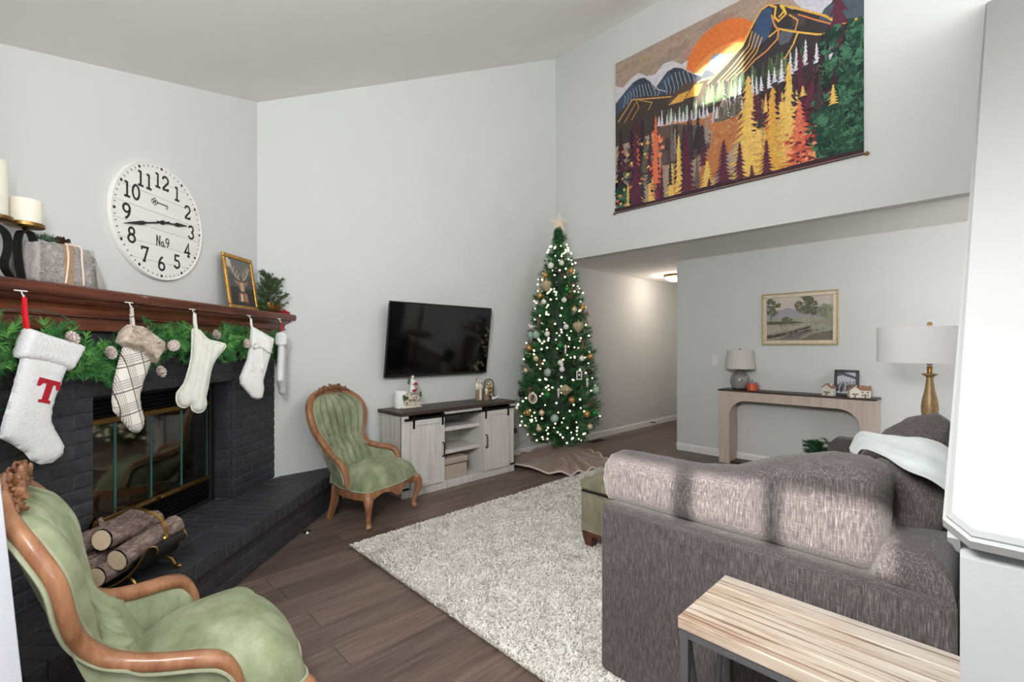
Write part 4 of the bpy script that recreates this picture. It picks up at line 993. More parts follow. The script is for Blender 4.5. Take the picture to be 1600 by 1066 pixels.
# ------------------------------------------------------------------ carved parlour chairs
HALF = [(0, .415, .972), (.11, .410, .963), (.203, .392, .925), (.268, .352, .865), (.287, .315, .785), (.266, .298, .69), (.228, .278, .612), (.208, .245, .553), (.216, .200, .515), (.250, .12, .490), (.287, .03, .475), (.302, -.02, .455), (.305, -.05, .41), (.300, -.065, .345), (.296, -.075, .285)]
def hp(mirror=1): return smoothpath([(x*mirror, y, z) for x, y, z in HALF], 6)
HR = hp(1)
RAIL = smoothpath([(0, .20, 0), (.11, .195, 0), (.19, .16, 0), (.245, .085, 0), (.285, -.02, 0), (.302, -.14, 0), (.300, -.225, 0), (.268, -.262, 0), (.20, -.268, 0), (.11, -.292, 0), (0, -.300, 0)], 5)
def make_chair(label, loc, rz):
    t = thing('parlour_chair', label, 'chair', loc, rz, 'carved green velvet parlour chairs')
    wd = M['chairwood']; vt = M['velvet']
    full = [Vector((-p.x, p.y, p.z)) for p in HR[::-1]]+HR[1:]
    m = MB(); n = len(full); rs = []
    for i, p in enumerate(full):
        e = min(i, n-1-i)/(n/2); k = .75+.35*min(1, e*4)
        rs.append((.018*k, .0255*k))
    sec = [(math.cos(a)*abs(math.cos(a))**-.4 if abs(math.cos(a)) > 1e-6 else 0, math.sin(a)*abs(math.sin(a))**-.4 if abs(math.sin(a)) > 1e-6 else 0) for a in [2*PI*j/12 for j in range(12)]]
    m.tube(full, rs, sec=sec, ref=(0, 1, 0)); m.build('back_frame', wd, t, angle=50)
    # carved crest
    m = MB(); g = random.Random(3)
    for i in range(130):
        x = g.uniform(-.185, .185); f = 1-(abs(x)/.20)**2; zz = .985+.0+(-.9*x*x)+g.uniform(-.008, .056)*f; q = Matrix.Rotation(g.uniform(0, PI), 3, 'Y') @ Matrix.Rotation(g.uniform(-.6, .6), 3, 'X')
        m.ball((x, .396-.3*x*x+g.uniform(-.022, .016), zz-.012), .0125, 6, 5, (1.15, .6, .36), q)
    for i in range(9):
        x = -.13+.26*i/8; m.ball((x, .384-.3*x*x, .988-.9*x*x+.012*(1-abs(x)/.18)), .017, 8, 6, (1, .8, 1))
    m.build('carved_crest', M['carving'], t, smooth=False)
    # inner back: tufted velvet
    zs = [p.z for p in HR]; top = 0
    def at(z):
        for i in range(len(HR)-1):
            if HR[i].z >= z >= HR[i+1].z and HR[i].z > .52:
                f = (HR[i].z-z)/max(1e-6, HR[i].z-HR[i+1].z); p = HR[i].lerp(HR[i+1], f); return p.x, p.y
        return (.0, .41) if z > .95 else (.208, .215-(.53-z)*.45)
    def chan(a, k, ph): return abs(math.sin(PI*(a*k/2+ph)))**.6
    zb, zt = .30, .955
    def inner(u_, v_):
        z = zb+(zt-zb)*v_; x, y = at(z); a = u_*2-1
        x = max(.0, x-.014); e = max(0, 1-a*a)
        tt = min(1, max(0, (z-.56)/.06)); ph = 0
        d = .042*(tt*chan(a, 7, .5)+(1-tt)*chan(a, 6, .5))
        for zz, k, sh in ((.625, 7, .5), (.555, 6, .5)):
            for j in range(-3, 4):
                ab = (2*j+ (1 if k == 6 else 1))/k
                if abs(ab) < .9: d -= .030*math.exp(-(((a-ab)*max(x, .05)/.016)**2+((z-zz)/.016)**2))
        ed = min(1, (1-abs(a))*5)**.5*min(1, (zt-z)/.06+.02)**.5
        return (a*x, y+.012+.030*e-.010-(.022+d)*ed, z)
    MB().grid(85, 64, inner).build('back_cushion', vt, t, angle=120)
    m = MB()
    for j in range(-3, 4):
        for zz, k in ((.625, 7), (.555, 6)):
            ab = (2*j+1)/k
            if abs(ab) < .85: x, y = at(zz); m.ball((ab*(x-.014), y+.012-.004+.03*(1-ab*ab)-.018, zz), .008, 8, 6)
    m.build('button', M['velvet'], t)
    # arm pads (inside) and outside cover
    ia = next(i for i, p in enumerate(HR) if p.z < .545)
    for sg in (-1, 1):
        arm = HR[ia:]; na = len(arm)
        def pad(u_, v_):
            f = u_*(na-1); i = min(na-2, int(f)); p = arm[i].lerp(arm[i+1], f-i); b = Vector((p.x*.93, p.y-.01, .27)); p = p+Vector((-.012, 0, -.006))
            q = p.lerp(b, v_); bul = math.sin(PI*min(1, v_*1.0+.0))*.022*(.55+.45*abs(math.sin(PI*4*u_))**.5)
            return (sg*(q.x-bul), q.y-(.006 if q.y > .1 else 0), q.z)
        fix(MB().grid(40, 10, pad).build('arm_pad', vt, t, angle=120))
    nb_ = len(HR)
    for sg in (-1, 1):
        rl = RAIL[:31]
        def outer(u_, v_):
            f = u_*(nb_-1); i = min(nb_-2, int(f)); p = HR[i].lerp(HR[i+1], f-i)
            ub = min(1, max(0, (u_-.12)/.88)) if u_ > .12 else 0
            f2 = ub*27; j = min(29, int(f2)); b = RAIL[j].lerp(RAIL[j+1], f2-j)
            b = Vector((b.x, b.y, .275)); p = p+Vector((p.x*.015, .016 if p.z > .5 else .008, -.006))
            q = p.lerp(b, v_); bul = .012*math.sin(PI*v_); nrm = Vector((q.x*1.5, max(q.y, -.05)+.05, 0)); nrm = nrm.normalized() if nrm.length > 1e-4 else Vector((0, 1, 0))
            q = q+nrm*bul; return (sg*q.x, q.y, q.z)
        fix(MB().grid(60, 12, outer).build('outside_cover', vt, t, angle=120))
        MB().tube([(sg*(p.x*1.03+.012), p.y+(.020 if p.z > .5 else .006), p.z-.020 if p.z < .5 else p.z-.004) for p in HR[2:-6]], .0055, 6).build('piping', M['piping'], t)
    inn = [Vector((max(0, p.x-.026), p.y-.018, p.z-(.026 if p.z > .9 else 0))) for p in HR[:ia+4]]
    MB().tube([Vector((-p.x, p.y, p.z)) for p in inn[::-1]]+inn[1:], .005, 6).build('piping', M['piping'], t)
    # seat
    ring = [Vector((p.x, p.y)) for p in RAIL]+[Vector((-p.x, p.y)) for p in RAIL[::-1][1:-1]]
    nr = len(ring); cy = -.055
    def seat(u_, v_):
        k = int(round(u_*nr)) % nr; p = ring[k]; r = v_
        q = Vector((p.x*r*1.01, cy+(p.y-cy)*r*1.01)); h = .288+.165*(max(0, 1-r**2.7))**.62
        h += -.02*math.exp(-((q.y-.19)/.1)**2)
        return (q.x, q.y, h)
    m = MB(); m.grid(nr, 16, lambda u_, v_: seat(u_, v_), closeu=True)
    b_ = m.addv([(p.x*1.01, cy+(p.y-cy)*1.01, .276) for p in ring])
    for i in range(nr): m.face((i*16+15, ((i+1) % nr)*16+15, b_+(i+1) % nr, b_+i))
    fix(m.build('seat_cushion', vt, t, angle=120))
    MB().tube([(p.x*1.02, cy+(p.y-cy)*1.02, .283) for p in ring], .005, 6, closed=True).build('piping', M['piping'], t)
    m = MB()
    def low(p):
        if p.y < -.25: return .214+.028*math.cos(abs(p.x)/.27*PI*1.0)*-1*.0+(.035*math.sin(min(1, abs(p.x)/.27)*PI)**2)-.022*(abs(p.x) < .07)*math.cos(abs(p.x)/.07*PI/2)
        return .222
    for sc, z_ in ((1.0, 1), (1.012, 1), (1.02, .5), (1.012, 0), (.95, 0)):
        m.addv([(p.x*sc, cy+(p.y-cy)*sc, low(p)+(.279-low(p))*z_) for p in ring])
    for q in range(4):
        for i in range(nr): m.face((q*nr+i, q*nr+(i+1) % nr, (q+1)*nr+(i+1) % nr, (q+1)*nr+i))
    fix(m.build('seat_rail', wd, t, angle=50))
    for sg in (-1, 1):
        P = smoothpath([(sg*.272, -.240, .270), (sg*.290, -.262, .235), (sg*.297, -.270, .19), (sg*.285, -.258, .125), (sg*.270, -.242, .065), (sg*.268, -.242, .032), (sg*.276, -.258, .010)], 4)
        R_ = [.026, .031, .034, .036, .037, .036, .034, .032, .030, .027, .025, .023, .021, .0195, .018, .019, .018, .018, .0185, .020, .022, .024, .024, .022, .018]
        m = MB().tube(P, R_[:len(P)], 12); m.ball((sg*.284, -.276, .235), .020, 8, 6, (1, .7, 1.6)); m.ball((sg*.270, -.280, .255), .012, 8, 6); m.ball((sg*.300, -.264, .255), .012, 8, 6)
        m.build('leg', wd, t)
        MB().tube([(sg*.195, .145, .262), (sg*.200, .155, .15), (sg*.212, .200, .0)], [.024, .021, .017], sec=[(-1, -1), (1, -1), (1, 1), (-1, 1)], ref=(0, 1, 0)).build('leg', wd, t, smooth=False)
    return t
c1 = make_chair('green tufted velvet carved parlour chair standing beside the tv stand', (1.755, 3.465, 0), math.radians(21))
c2 = copy_tree(c1); c2.location = (.302, 1.815, 0); c2.rotation_euler = (0, 0, math.radians(90))
c2['label'] = 'green velvet carved parlour chair in the left foreground facing right'

# ------------------------------------------------------------------ television
tv = thing('television', 'large flat black television mounted on the wall above the stand', 'television', (2.756, 3.900, 1.044)); tv.rotation_euler = (math.asin(.1/.716), 0, 0)
TW, TH = 1.243, .716
m = MB(); bz = .012
for c, q in (((0, .012, .011), (TW, .028, .022)), ((0, .012, TH-.005), (TW, .028, .010)), ((-TW/2+.005, .012, TH/2), (.010, .028, TH-.034)), ((TW/2-.005, .012, TH/2), (.010, .028, TH-.034))): m.box(c, q, .003)
m.build('bezel', M['tvbezel'], tv, smooth=False)
MB().box((0, .014, TH/2+.005), (TW-.018, .020, TH-.03)).build('screen', M['tvscreen'], tv, smooth=False)
MB().box((0, .042, TH*.42), (TW*.8, .04, TH*.62), .015).build('rear_housing', M['tvbezel'], tv)
MB().box((0, .075, TH*.45), (.5, .03, .3), .003).build('wall_bracket', M['blackmetal'], tv, smooth=False)

# ------------------------------------------------------------------ tv stand
ts = thing('tv_stand', 'whitewashed barn door tv stand with dark wooden top against the back wall', 'tv stand', (2.80, 3.57, 0))
HWd, DP = .684, .385; st = M['stand']
MB().box((0, DP/2-.004, .742), (HWd*2+.034, DP+.03, .03), .003).build('top', M['standtop'], ts, smooth=False)
MB().box((0, DP/2-.003, .035), (HWd*2+.004, DP+.008, .07), .003).build('plinth', st, ts, smooth=False)
for sg in (-1, 1):
    for k in range(5):
        a = DP/5; MB().box((sg*(HWd-.009), a*(k+.5), .398), (.018, a-.002, .655), .0025).build('side_board', st, ts, smooth=False)
    MB().box((sg*(HWd+.232)/2, .009, .398), (HWd-.232, .018, .655), .002).build('front_stile', st, ts, smooth=False)
    MB().box((sg*.235, DP/2+.01, .398), (.018, DP-.03, .655)).build('divider', st, ts, smooth=False)
for k in range(6): MB().box((-HWd+.228*(k+.5), DP-.006, .398), (.226, .010, .655), .002).build('back_board', st, ts, smooth=False)
MB().box((0, .010, .706), (HWd*2-.14, .02, .042), .002).build('top_rail', st, ts, smooth=False)
for z_ in (.548, .332): MB().box((0, DP/2+.005, z_), (.45, DP-.04, .036), .003).build('shelf', st, ts, smooth=False)
for sg in (-1, 1):
    d = MB().box((sg*.42, -.010, .375), (.36, .012, .60), .002).build('door', st, ts, smooth=False)
    for q in (-1, 1): MB().box((sg*.42+q*.155, -.018, .375), (.05, .012, .60), .002).build('door_stile', st, d, smooth=False)
    for z_ in (.655, .098): MB().box((sg*.42, -.018, z_), (.258, .012, .045 if z_ < .3 else .05), .002).build('door_rail', st, d, smooth=False)
    for k in range(5): MB().box((sg*.42-.129+.0516*(k+.5), -.016, .376), (.0500, .006, .50), .0015).build('door_board', st, d, smooth=False)
    hx = sg*.42-sg*.155
    m = MB().tube(smoothpath([(hx, -.024, .445), (hx, -.048, .435), (hx, -.052, .38), (hx, -.048, .325), (hx, -.024, .315)], 4), .006, 8); m.build('handle', M['blackmetal'], d)
    for q in (-1, 1):
        xx = sg*.42+q*.155
        MB().box((xx, -.028, .660), (.020, .006, .105), .001).lathe([(.016, -.004), (.016, .004), (0, .004)], 16, (xx, -.036, .708), Matrix.Rotation(PI/2, 3, 'X')).build('hanger_strap', M['blackmetal'], d, smooth=False)
    MB().box((sg*(HWd-.035), -.014, .085), (.06, .022, .010), .001).build('floor_guide', M['blackmetal'], ts, smooth=False)
MB().box((0, -.028, .693), (HWd*2-.03, .007, .020), .001).build('barn_door_track', M['blackmetal'], ts, smooth=False)
for xx in (-.60, -.2, .2, .60): MB().lathe([(.007, -.024), (.007, .0), (0, .0)], 10, (xx, -.004, .693), Matrix.Rotation(PI/2, 3, 'X')).build('track_bolt', M['blackmetal'], ts)
# things in and on the stand
bx = thing('storage_box', 'taupe lidded storage box on the bottom shelf of the tv stand', 'box', (2.715, 3.695, .0702))
MB().box((0, 0, .068), (.29, .21, .136), .004).build('box_body', M['card'], bx, smooth=False)
MB().box((0, 0, .171), (.302, .222, .055), .004).build('box_lid', M['card'], bx, smooth=False)
MB().box((0, 0, .140), (.294, .214, .010)).build('lace_band', M['hair'], bx, smooth=False)
sfm = thing('framed_print', 'small gold framed blue picture on the middle shelf of the tv stand', 'photo frame', (2.612, 3.69, .3502)); sfm.rotation_euler = (-.14, 0, -.25)
frame(MB(), .11, .15, .016, .014).build('picture_frame', M['goldframe'], sfm, smooth=False)
A = Art((-.042, -.002, .136), (.084, 0, 0), (0, 0, -.122), (0, -1, 0)); A.poly([(0, 0), (1, 0), (1, 1), (0, 1)], (26, 28, 40)); A.blob(.5, .6, .3, .28, (70, 104, 150)); A.blob(.55, .3, .18, .14, (96, 66, 50)); A.build('picture', M['photo'], sfm)
MB().box((0, .003, .075), (.09, .006, .13)).build('backing', M['matteblack'], sfm, smooth=False)
bp = thing('potted_plant', 'dark little plant in a black pot on the top shelf of the tv stand', 'plant', (2.61, 3.68, .5662))
MB().lathe([(.03, 0), (.042, .06), (.04, .062), (.036, .05), (0, .05)], 18).build('pot', M['matteblack'], bp)
m = MB(); g = random.Random(2)
for i in range(26):
    a = g.uniform(0, 2*PI); d = Vector((math.cos(a), math.sin(a), g.uniform(.3, 1.2))).normalized(); p = Vector((0, 0, .055)); q = p+d*g.uniform(.045, .075); e = d.cross(Vector((0, 0, 1))).normalized()*.013
    b_ = m.addv([p, p.lerp(q, .5)+e, q, p.lerp(q, .5)-e]); m.face(range(b_, b_+4))
m.build('leaves', M['matteblack'], bp, smooth=False)
TZ = .7572
candle('pillar_candle', 'wide white pillar candle on the left end of the tv stand', (2.285, 3.865, TZ), 0, .058, .158, M['whitewax'])
def textmesh(txt, size, ext, off=0, shear=0):
    cu = bpy.data.curves.new('t', 'FONT'); cu.body = txt; cu.size = size; cu.extrude = ext; cu.offset = off; cu.shear = shear; cu.align_x = 'CENTER'; cu.resolution_u = 4
    cu.space_character = .82
    o = bpy.data.objects.new('t', cu); COL.objects.link(o); dg = bpy.context.evaluated_depsgraph_get(); me = bpy.data.meshes.new_from_object(o.evaluated_get(dg)); bpy.data.objects.remove(o); bpy.data.curves.remove(cu)
    return me
mc = thing('merry_christmas_sign', 'cream Merry Christmas lettering figurine with a snow maiden and holly on the tv stand', 'figurine', (2.36, 3.79, TZ))
MB().box((0, .012, .009), (.21, .05, .018), .006).build('base', M['resin'], mc)
for tx, sz, z_, y_ in (('Christmas', .066, .020, -.005), ('Merry', .082, .082, .006)):
    me = textmesh(tx, sz, .006, .0016, .15); me.materials.clear(); me.materials.append(M['resin']); o = link('lettering', me, mc, (0, y_, z_), (PI/2, 0, 0))
    if tx == 'Christmas': o.scale = (.74, 1.15, 1)
MB().box((0, .016, .08), (.15, .004, .10), .002).build('backing', M['mocha'], mc, smooth=False)
MB().lathe([(.0, .15), (.030, .152), (.032, .17), (.026, .20), (.021, .225), (.024, .245), (.022, .262), (.012, .272), (.009, .278), (0, .278)], 18, (.01, .012, 0)).build('maiden_gown', M['whitecer'], mc)
MB().ball((.01, .008, .292), .016, 12, 8).build('head', M['resin'], mc)
MB().ball((.009, .013, .297), .017, 12, 8, (1, .95, .95)).build('hair', M['hair'], mc)
MB().tube([(-.008, 0, .262), (-.018, -.012, .235), (.0, -.022, .228)], .006, 7).tube([(.028, 0, .262), (.038, -.012, .235), (.02, -.022, .228)], .006, 7).build('arms', M['whitecer'], mc)
m = MB()
for x_, z_ in ((.012, .225), (.026, .232), (.034, .224), (-.004, .168), (.012, .160), (.026, .172)): m.ball((x_, -.026, z_), .010, 8, 6)
m.build('berries', M['red'], mc)
for x_, z_ in ((-.035, .262), (-.04, .24), (-.09, .115), (-.085, .095), (.088, .135), (.092, .112)):
    m = MB(); b_ = m.addv([(x_+math.cos(k*PI/5)*(.022 if k % 2 == 0 else .012), -.004-.004*(k % 2), z_+math.sin(k*PI/5)*(.024 if k % 2 == 0 else .012)) for k in range(10)]+[(x_, -.010, z_)])
    for k in range(10): m.face((b_+k, b_+(k+1) % 10, b_+10))
    m.build('holly_leaf', M['holly'], mc, smooth=False)
def figure(parent, x, h, dark, lean, tw):
    s_ = h/.23
    MB().lathe([(.022*s_, 0), (.020*s_, .04*s_), (.018*s_, .09*s_), (.019*s_, .12*s_)], 14, (x, 0, 0)).build('skirt', M['taupe'] if dark else M['resin'], parent)
    MB().lathe([(.019*s_, .115*s_), (.022*s_, .15*s_), (.020*s_, .175*s_), (.008*s_, .188*s_), (.007*s_, .198*s_), (0, .198*s_)], 14, (x, 0, 0)).build('torso', M['resin'], parent)
    MB().ball((x+lean, -.002, .212*s_), .016*s_, 12, 8, (1, 1, 1.15)).build('head', M['resin'], parent)
    MB().ball((x+lean, .004, .216*s_), .0165*s_, 12, 8, (1, .9, 1.1)).build('hair', M['hair'], parent)
    for sg in (-1, 1): MB().tube(smoothpath([(x+sg*.018*s_, 0, .175*s_), (x+sg*.026*s_, -.008, .145*s_), (x+sg*.010*s_+tw, -.022*s_, .135*s_)], 3), .0065*s_, 7).build('arm', M['resin'], parent)
cp_ = thing('couple_figurine', 'cream carved figurine of an embracing couple near the right end of the tv stand', 'figurine', (3.215, 3.835, TZ))
MB().lathe([(.045, 0), (.045, .006), (0, .006)], 20).build('base', M['taupe'], cp_)
figure(cp_, -.019, .23, True, .006, .012); figure(cp_, .021, .215, False, -.006, -.012)
an = thing('kneeling_figurine', 'small cream figurine between the couple figurine and the glass cloche', 'figurine', (3.293, 3.80, TZ))
MB().lathe([(.034, 0), (.036, .02), (.026, .045), (.020, .06)], 14).build('base', M['taupe'], an)
figure(an, 0, .155, False, .004, .0)
gc = thing('glass_cloche', 'glass dome filled with gold baubles on the right end of the tv stand', 'cloche', (3.385, 3.865, TZ))
MB().lathe([(.06, 0), (.068, .004), (.068, .014), (.06, .018), (0, .018)], 28).build('base', M['darkwood'], gc)
MB().lathe([(.060, .018), (.060, .165), (.052, .195), (.034, .215), (.0, .224)], 28).build('dome', M['clearglass'], gc)
g = random.Random(9)
for i, (x_, y_, z_, r_) in enumerate(((-.024, -.01, .046, .026), (.026, -.012, .044, .024), (0, .03, .046, .024), (.004, -.03, .088, .024), (-.028, .012, .092, .023), (.03, .016, .09, .024), (-.018, -.018, .132, .024), (.022, -.014, .134, .023), (.0, .022, .138, .022), (.0, -.004, .172, .020))):
    MB().ball((x_, y_, z_), r_, 12, 8).build('bauble', M['orn_champ' if i % 3 else 'orn_gold'], gc)
bw = thing('ribbon_bow', 'white satin bow lying in front of the glass cloche', 'bow', (3.395, 3.765, TZ))
m = MB()
for sg in (-1, 1): m.puff([(sg*.004, .014), (sg*.030, .034), (sg*.052, .030), (sg*.052, .008), (sg*.028, .004), (sg*.004, .010)][::sg], .010, .012, .006, lambda a, b, h: (a, -h, b+.004)); m.puff([(sg*.004, .008), (sg*.05, .014), (sg*.075, .012), (sg*.072, .0), (sg*.04, .001)][::sg], .005, .006, .006, lambda a, b, h: (a+.005, -.012-h, b+.003))
m.ball((0, -.004, .016), .010, 10, 7); m.build('satin_loops', M['satin'], bw)
# ------------------------------------------------------------------ christmas tree
TX, TY = 4.15, 3.5
ZS = [.25, .45, .55, .75, 1., 1.4, 1.7, 2.24, 2.62]; RS = [.30, .46, .485, .475, .44, .38, .32, .20, .055]
tree = thing('christmas_tree', 'tall slim artificial christmas tree standing in the back corner', 'christmas tree', (TX, TY, 0))
g_ = np.random.default_rng(31); k = 1900
zz = g_.random(k*4)*2.42+.24; rz_ = np.interp(zz, ZS, RS); keep = g_.random(k*4) < (rz_+.05)/.54; zz = zz[keep][:k]; k = len(zz); rz_ = np.interp(zz, ZS, RS)
tier = .06*np.sin(zz*2*PI/.21)
ang = g_.random(k)*2*PI; rr = rz_*(np.where(g_.random(k) < .62, .90+.16*g_.random(k), .35+.55*g_.random(k)))*(1+tier*.9)
cen = np.stack([rr*np.cos(ang), np.minimum(rr*np.sin(ang), .455), zz], 1); ax = np.stack([np.cos(ang)+g_.normal(size=k)*.25, np.sin(ang)+g_.normal(size=k)*.25, .15+.5*g_.random(k)-.25*(zz < .6)], 1)
gc = np.array([[.042, .150, .052]])*(.6+.9*g_.random((k, 1)))
V, Fc, cc = sprigs(cen, ax, .15, 78, .042, .0036, gc, .85, seed=12); o = rawmesh('needles', V, Fc, M['needle'], tree, cc); o['kind'] = 'stuff'
k2 = 60; zz = np.linspace(2.55, 2.72, k2); cen = np.stack([g_.normal(size=k2)*.02, g_.normal(size=k2)*.02, zz], 1); ax = np.stack([g_.normal(size=k2)*.5, g_.normal(size=k2)*.5, np.ones(k2)], 1)
V, Fc, cc = sprigs(cen, ax, .06, 60, .036, .0034, (.03, .11, .04), .9, seed=13); o = rawmesh('needles', V, Fc, M['needle'], tree, cc); o['kind'] = 'stuff'
m = MB(); m.lathe([(.20, .34), (.28, .6), (.24, 1.0), (.17, 1.6), (.09, 2.2), (.02, 2.6)], 24); m.build('inner_branches', M['trunk'], tree)
MB().lathe([(.05, .03), (.05, .06), (.033, .10), (.030, .20), (.040, .24), (.040, .32), (.030, .40), (.03, .6)], 16).build('pole', M['trunk'], tree)
st_ = thing('tree_topper', 'glittery pale gold star on top of the christmas tree', 'tree topper', (TX, TY, 2.70), math.radians(-44))
m = MB(); pts = [(math.sin(i*PI/5)*(.115 if i % 2 == 0 else .052), math.cos(i*PI/5)*(.115 if i % 2 == 0 else .052)) for i in range(10)]
P = [Vector((a, 0, b+.075)) for a, b in pts]
for y_ in (-.014, .014):
    m.tube([p+Vector((0, y_*.3, 0)) for p in P], .0035, 5, closed=True)
    for p in P: m.tube([p, Vector((0, y_*1.6, .075))], .0028, 5)
for i in range(10):
    a, b = P[i], P[(i+1) % 10]
    for q in (.25, .5, .75): m.tube([a.lerp(Vector((0, 0, .075)), q)+Vector((0, -.012*q, 0)), b.lerp(Vector((0, 0, .075)), q)+Vector((0, -.012*q, 0))], .0022, 4)
m.tube([(0, 0, -.05), (0, 0, .03)], .008, 6); m.build('wire_star', M['glitter'], st_)
sl = thing('string_lights', 'warm white string lights wound around the christmas tree', 'lights', (TX, TY, 0))
b0 = None; g = random.Random(4); pts = []
for i in range(285):
    f = i/285; z_ = .27+2.25*f**1.15; a = math.radians(220.2)+math.asin(max(-1, min(1, g.uniform(-1, 1)**1.0)))+(PI if g.random() < .22 else 0); z_ = .27+2.25*g.random()**1.25; r_ = float(np.interp(z_, ZS, RS))*g.uniform(.88, 1.04)+.010
    p = (r_*math.cos(a), min(.46, r_*math.sin(a)), z_)
    if b0 is None: b0 = MB().ball((0, 0, 0), .0115, 8, 6).build('bulb', M['bulb'], sl); c_ = b0
    else: c_ = b0.copy(); COL.objects.link(c_); c_.parent = sl
    c_.location = p; c_.scale = (1, 1, 1) if g.random() > .35 else (.75, .75, .75); pts.append(p)
MB().tube(smoothpath([(0.0, 0, .5), (-.25, .1, .38), (-.42, .25, .2), (-.5, .38, .06), (-.62, .44, .012), (-.70, .452, .05)], 5), .003, 5).build('plug_wire', M['cable'], sl)
ORN = [('w', -0.127, -0.144, 2.279), ('wl', -0.196, -0.053, 2.253), ('d', -0.187, -0.115, 2.179), ('g', -0.051, -0.212, 2.189), ('g', -0.228, 0.001, 2.147), ('J', -0.249, -0.036, 2.026), ('G', -0.133, -0.224, 1.975), ('g', -0.273, 0.033, 1.915), ('w', -0.287, -0.034, 1.839), ('w', -0.179, -0.222, 1.852), ('c', -0.096, -0.29, 1.75), ('g', 0.03, -0.301, 1.777), ('J', -0.087, -0.333, 1.559), ('w', -0.209, -0.272, 1.555), ('s', -0.363, 0.005, 1.472), ('w', -0.336, -0.126, 1.479), ('s', -0.355, 0.086, 1.467), ('d', -0.208, -0.143, 2.013), ('b', -0.145, -0.176, 2.136), ('b', -0.074, -0.239, 2.029), ('b', -0.295, -0.156, 1.609), ('b', 0.089, -0.307, 1.698), ('b', -0.331, -0.002, 1.633), ('h', -0.334, 0.096, 1.556), ('r', -0.115, -0.246, 1.918), ('G', -0.284, -0.255, 1.347), ('d', -0.286, -0.265, 1.287), ('i', -0.249, -0.297, 1.305), ('g', -0.379, 0.092, 1.325), ('k', -0.394, 0.093, 1.223), ('c', -0.404, -0.03, 1.209), ('b', -0.399, -0.09, 1.171), ('w', -0.302, -0.274, 1.166), ('h', -0.298, -0.291, 1.112), ('g', 0.028, -0.401, 1.232), ('s', -0.385, -0.178, 1.064), ('d', -0.358, -0.23, 1.049), ('c', -0.414, 0.108, 1.073), ('F', -0.158, -0.4, 1.028), ('d', -0.018, -0.426, 1.063), ('b', -0.063, -0.372, 1.392), ('i', -0.073, -0.438, 0.945), ('D', -0.3, -0.339, 0.872), ('s', 0.052, -0.456, 0.864), ('d', -0.449, 0.137, 0.809), ('b', -0.457, 0.006, 0.869), ('O', -0.469, -0.048, 0.775), ('G', -0.416, -0.199, 0.826), ('i', -0.352, -0.292, 0.844), ('g', -0.263, -0.387, 0.773), ('g', -0.483, 0.015, 0.621), ('c', -0.453, -0.156, 0.633), ('g', -0.116, -0.466, 0.618), ('G', -0.01, -0.482, 0.619), ('s', -0.394, -0.275, 0.581), ('k', -0.259, -0.403, 0.611), ('c', -0.451, -0.116, 0.457), ('r', -0.42, 0.262, 0.405), ('c', -0.066, -0.466, 0.477), ('r', -0.054, -0.472, 0.75), ('w', -0.1, -0.391, 1.211), ('d', -0.192, -0.364, 1.15)]
KIND = dict(w=('orn_white', .030, 'small round white ball ornament on the christmas tree', 'white ball ornaments'), wl=('orn_white', .036, 'larger pearly white ball ornament near the top left of the christmas tree', None),
            g=('orn_gold', .034, 'matte gold ball ornament on the christmas tree', 'gold ball ornaments'), G=('orn_green', .035, 'shiny bright green ball ornament on the christmas tree', 'bright green ball ornaments'),
            d=('orn_dark', .034, 'very dark glossy ball ornament on the christmas tree', 'dark ball ornaments'), c=('orn_champ', .032, 'champagne coloured ball ornament on the christmas tree', 'champagne ball ornaments'),
            s=('orn_sage', .044, 'pale sage green ball ornament on the christmas tree', 'sage ball ornaments'), k=('orn_deep', .040, 'deep green ball ornament on the christmas tree', 'deep green ball ornaments'), r=('ribbon', .026, 'small brown cluster ornament on the christmas tree', 'brown cluster ornaments'))
protos = {}
NOUN = dict(w='small white ball', g='gold ball', G='bright green ball', d='glossy dark ball', c='champagne ball', s='pale sage ball', k='deep green ball', r='brown cluster', b='tan ribbon bow', i='white drop')
ORDN = ['topmost', 'second', 'third', 'fourth', 'fifth', 'sixth', 'seventh', 'eighth', 'ninth', 'tenth', 'eleventh']
def olabel(kd, z):
    zs_ = sorted([o_[3] for o_ in ORN if o_[0] == kd], reverse=True); i = zs_.index(z)
    if i == len(zs_)-1: return 'lowest %s ornament on the christmas tree' % NOUN[kd]
    return ('%s %s ornament on the christmas tree' % (ORDN[i], NOUN[kd])) if i == 0 else ('%s %s ornament from the top of the christmas tree' % (ORDN[i], NOUN[kd]))
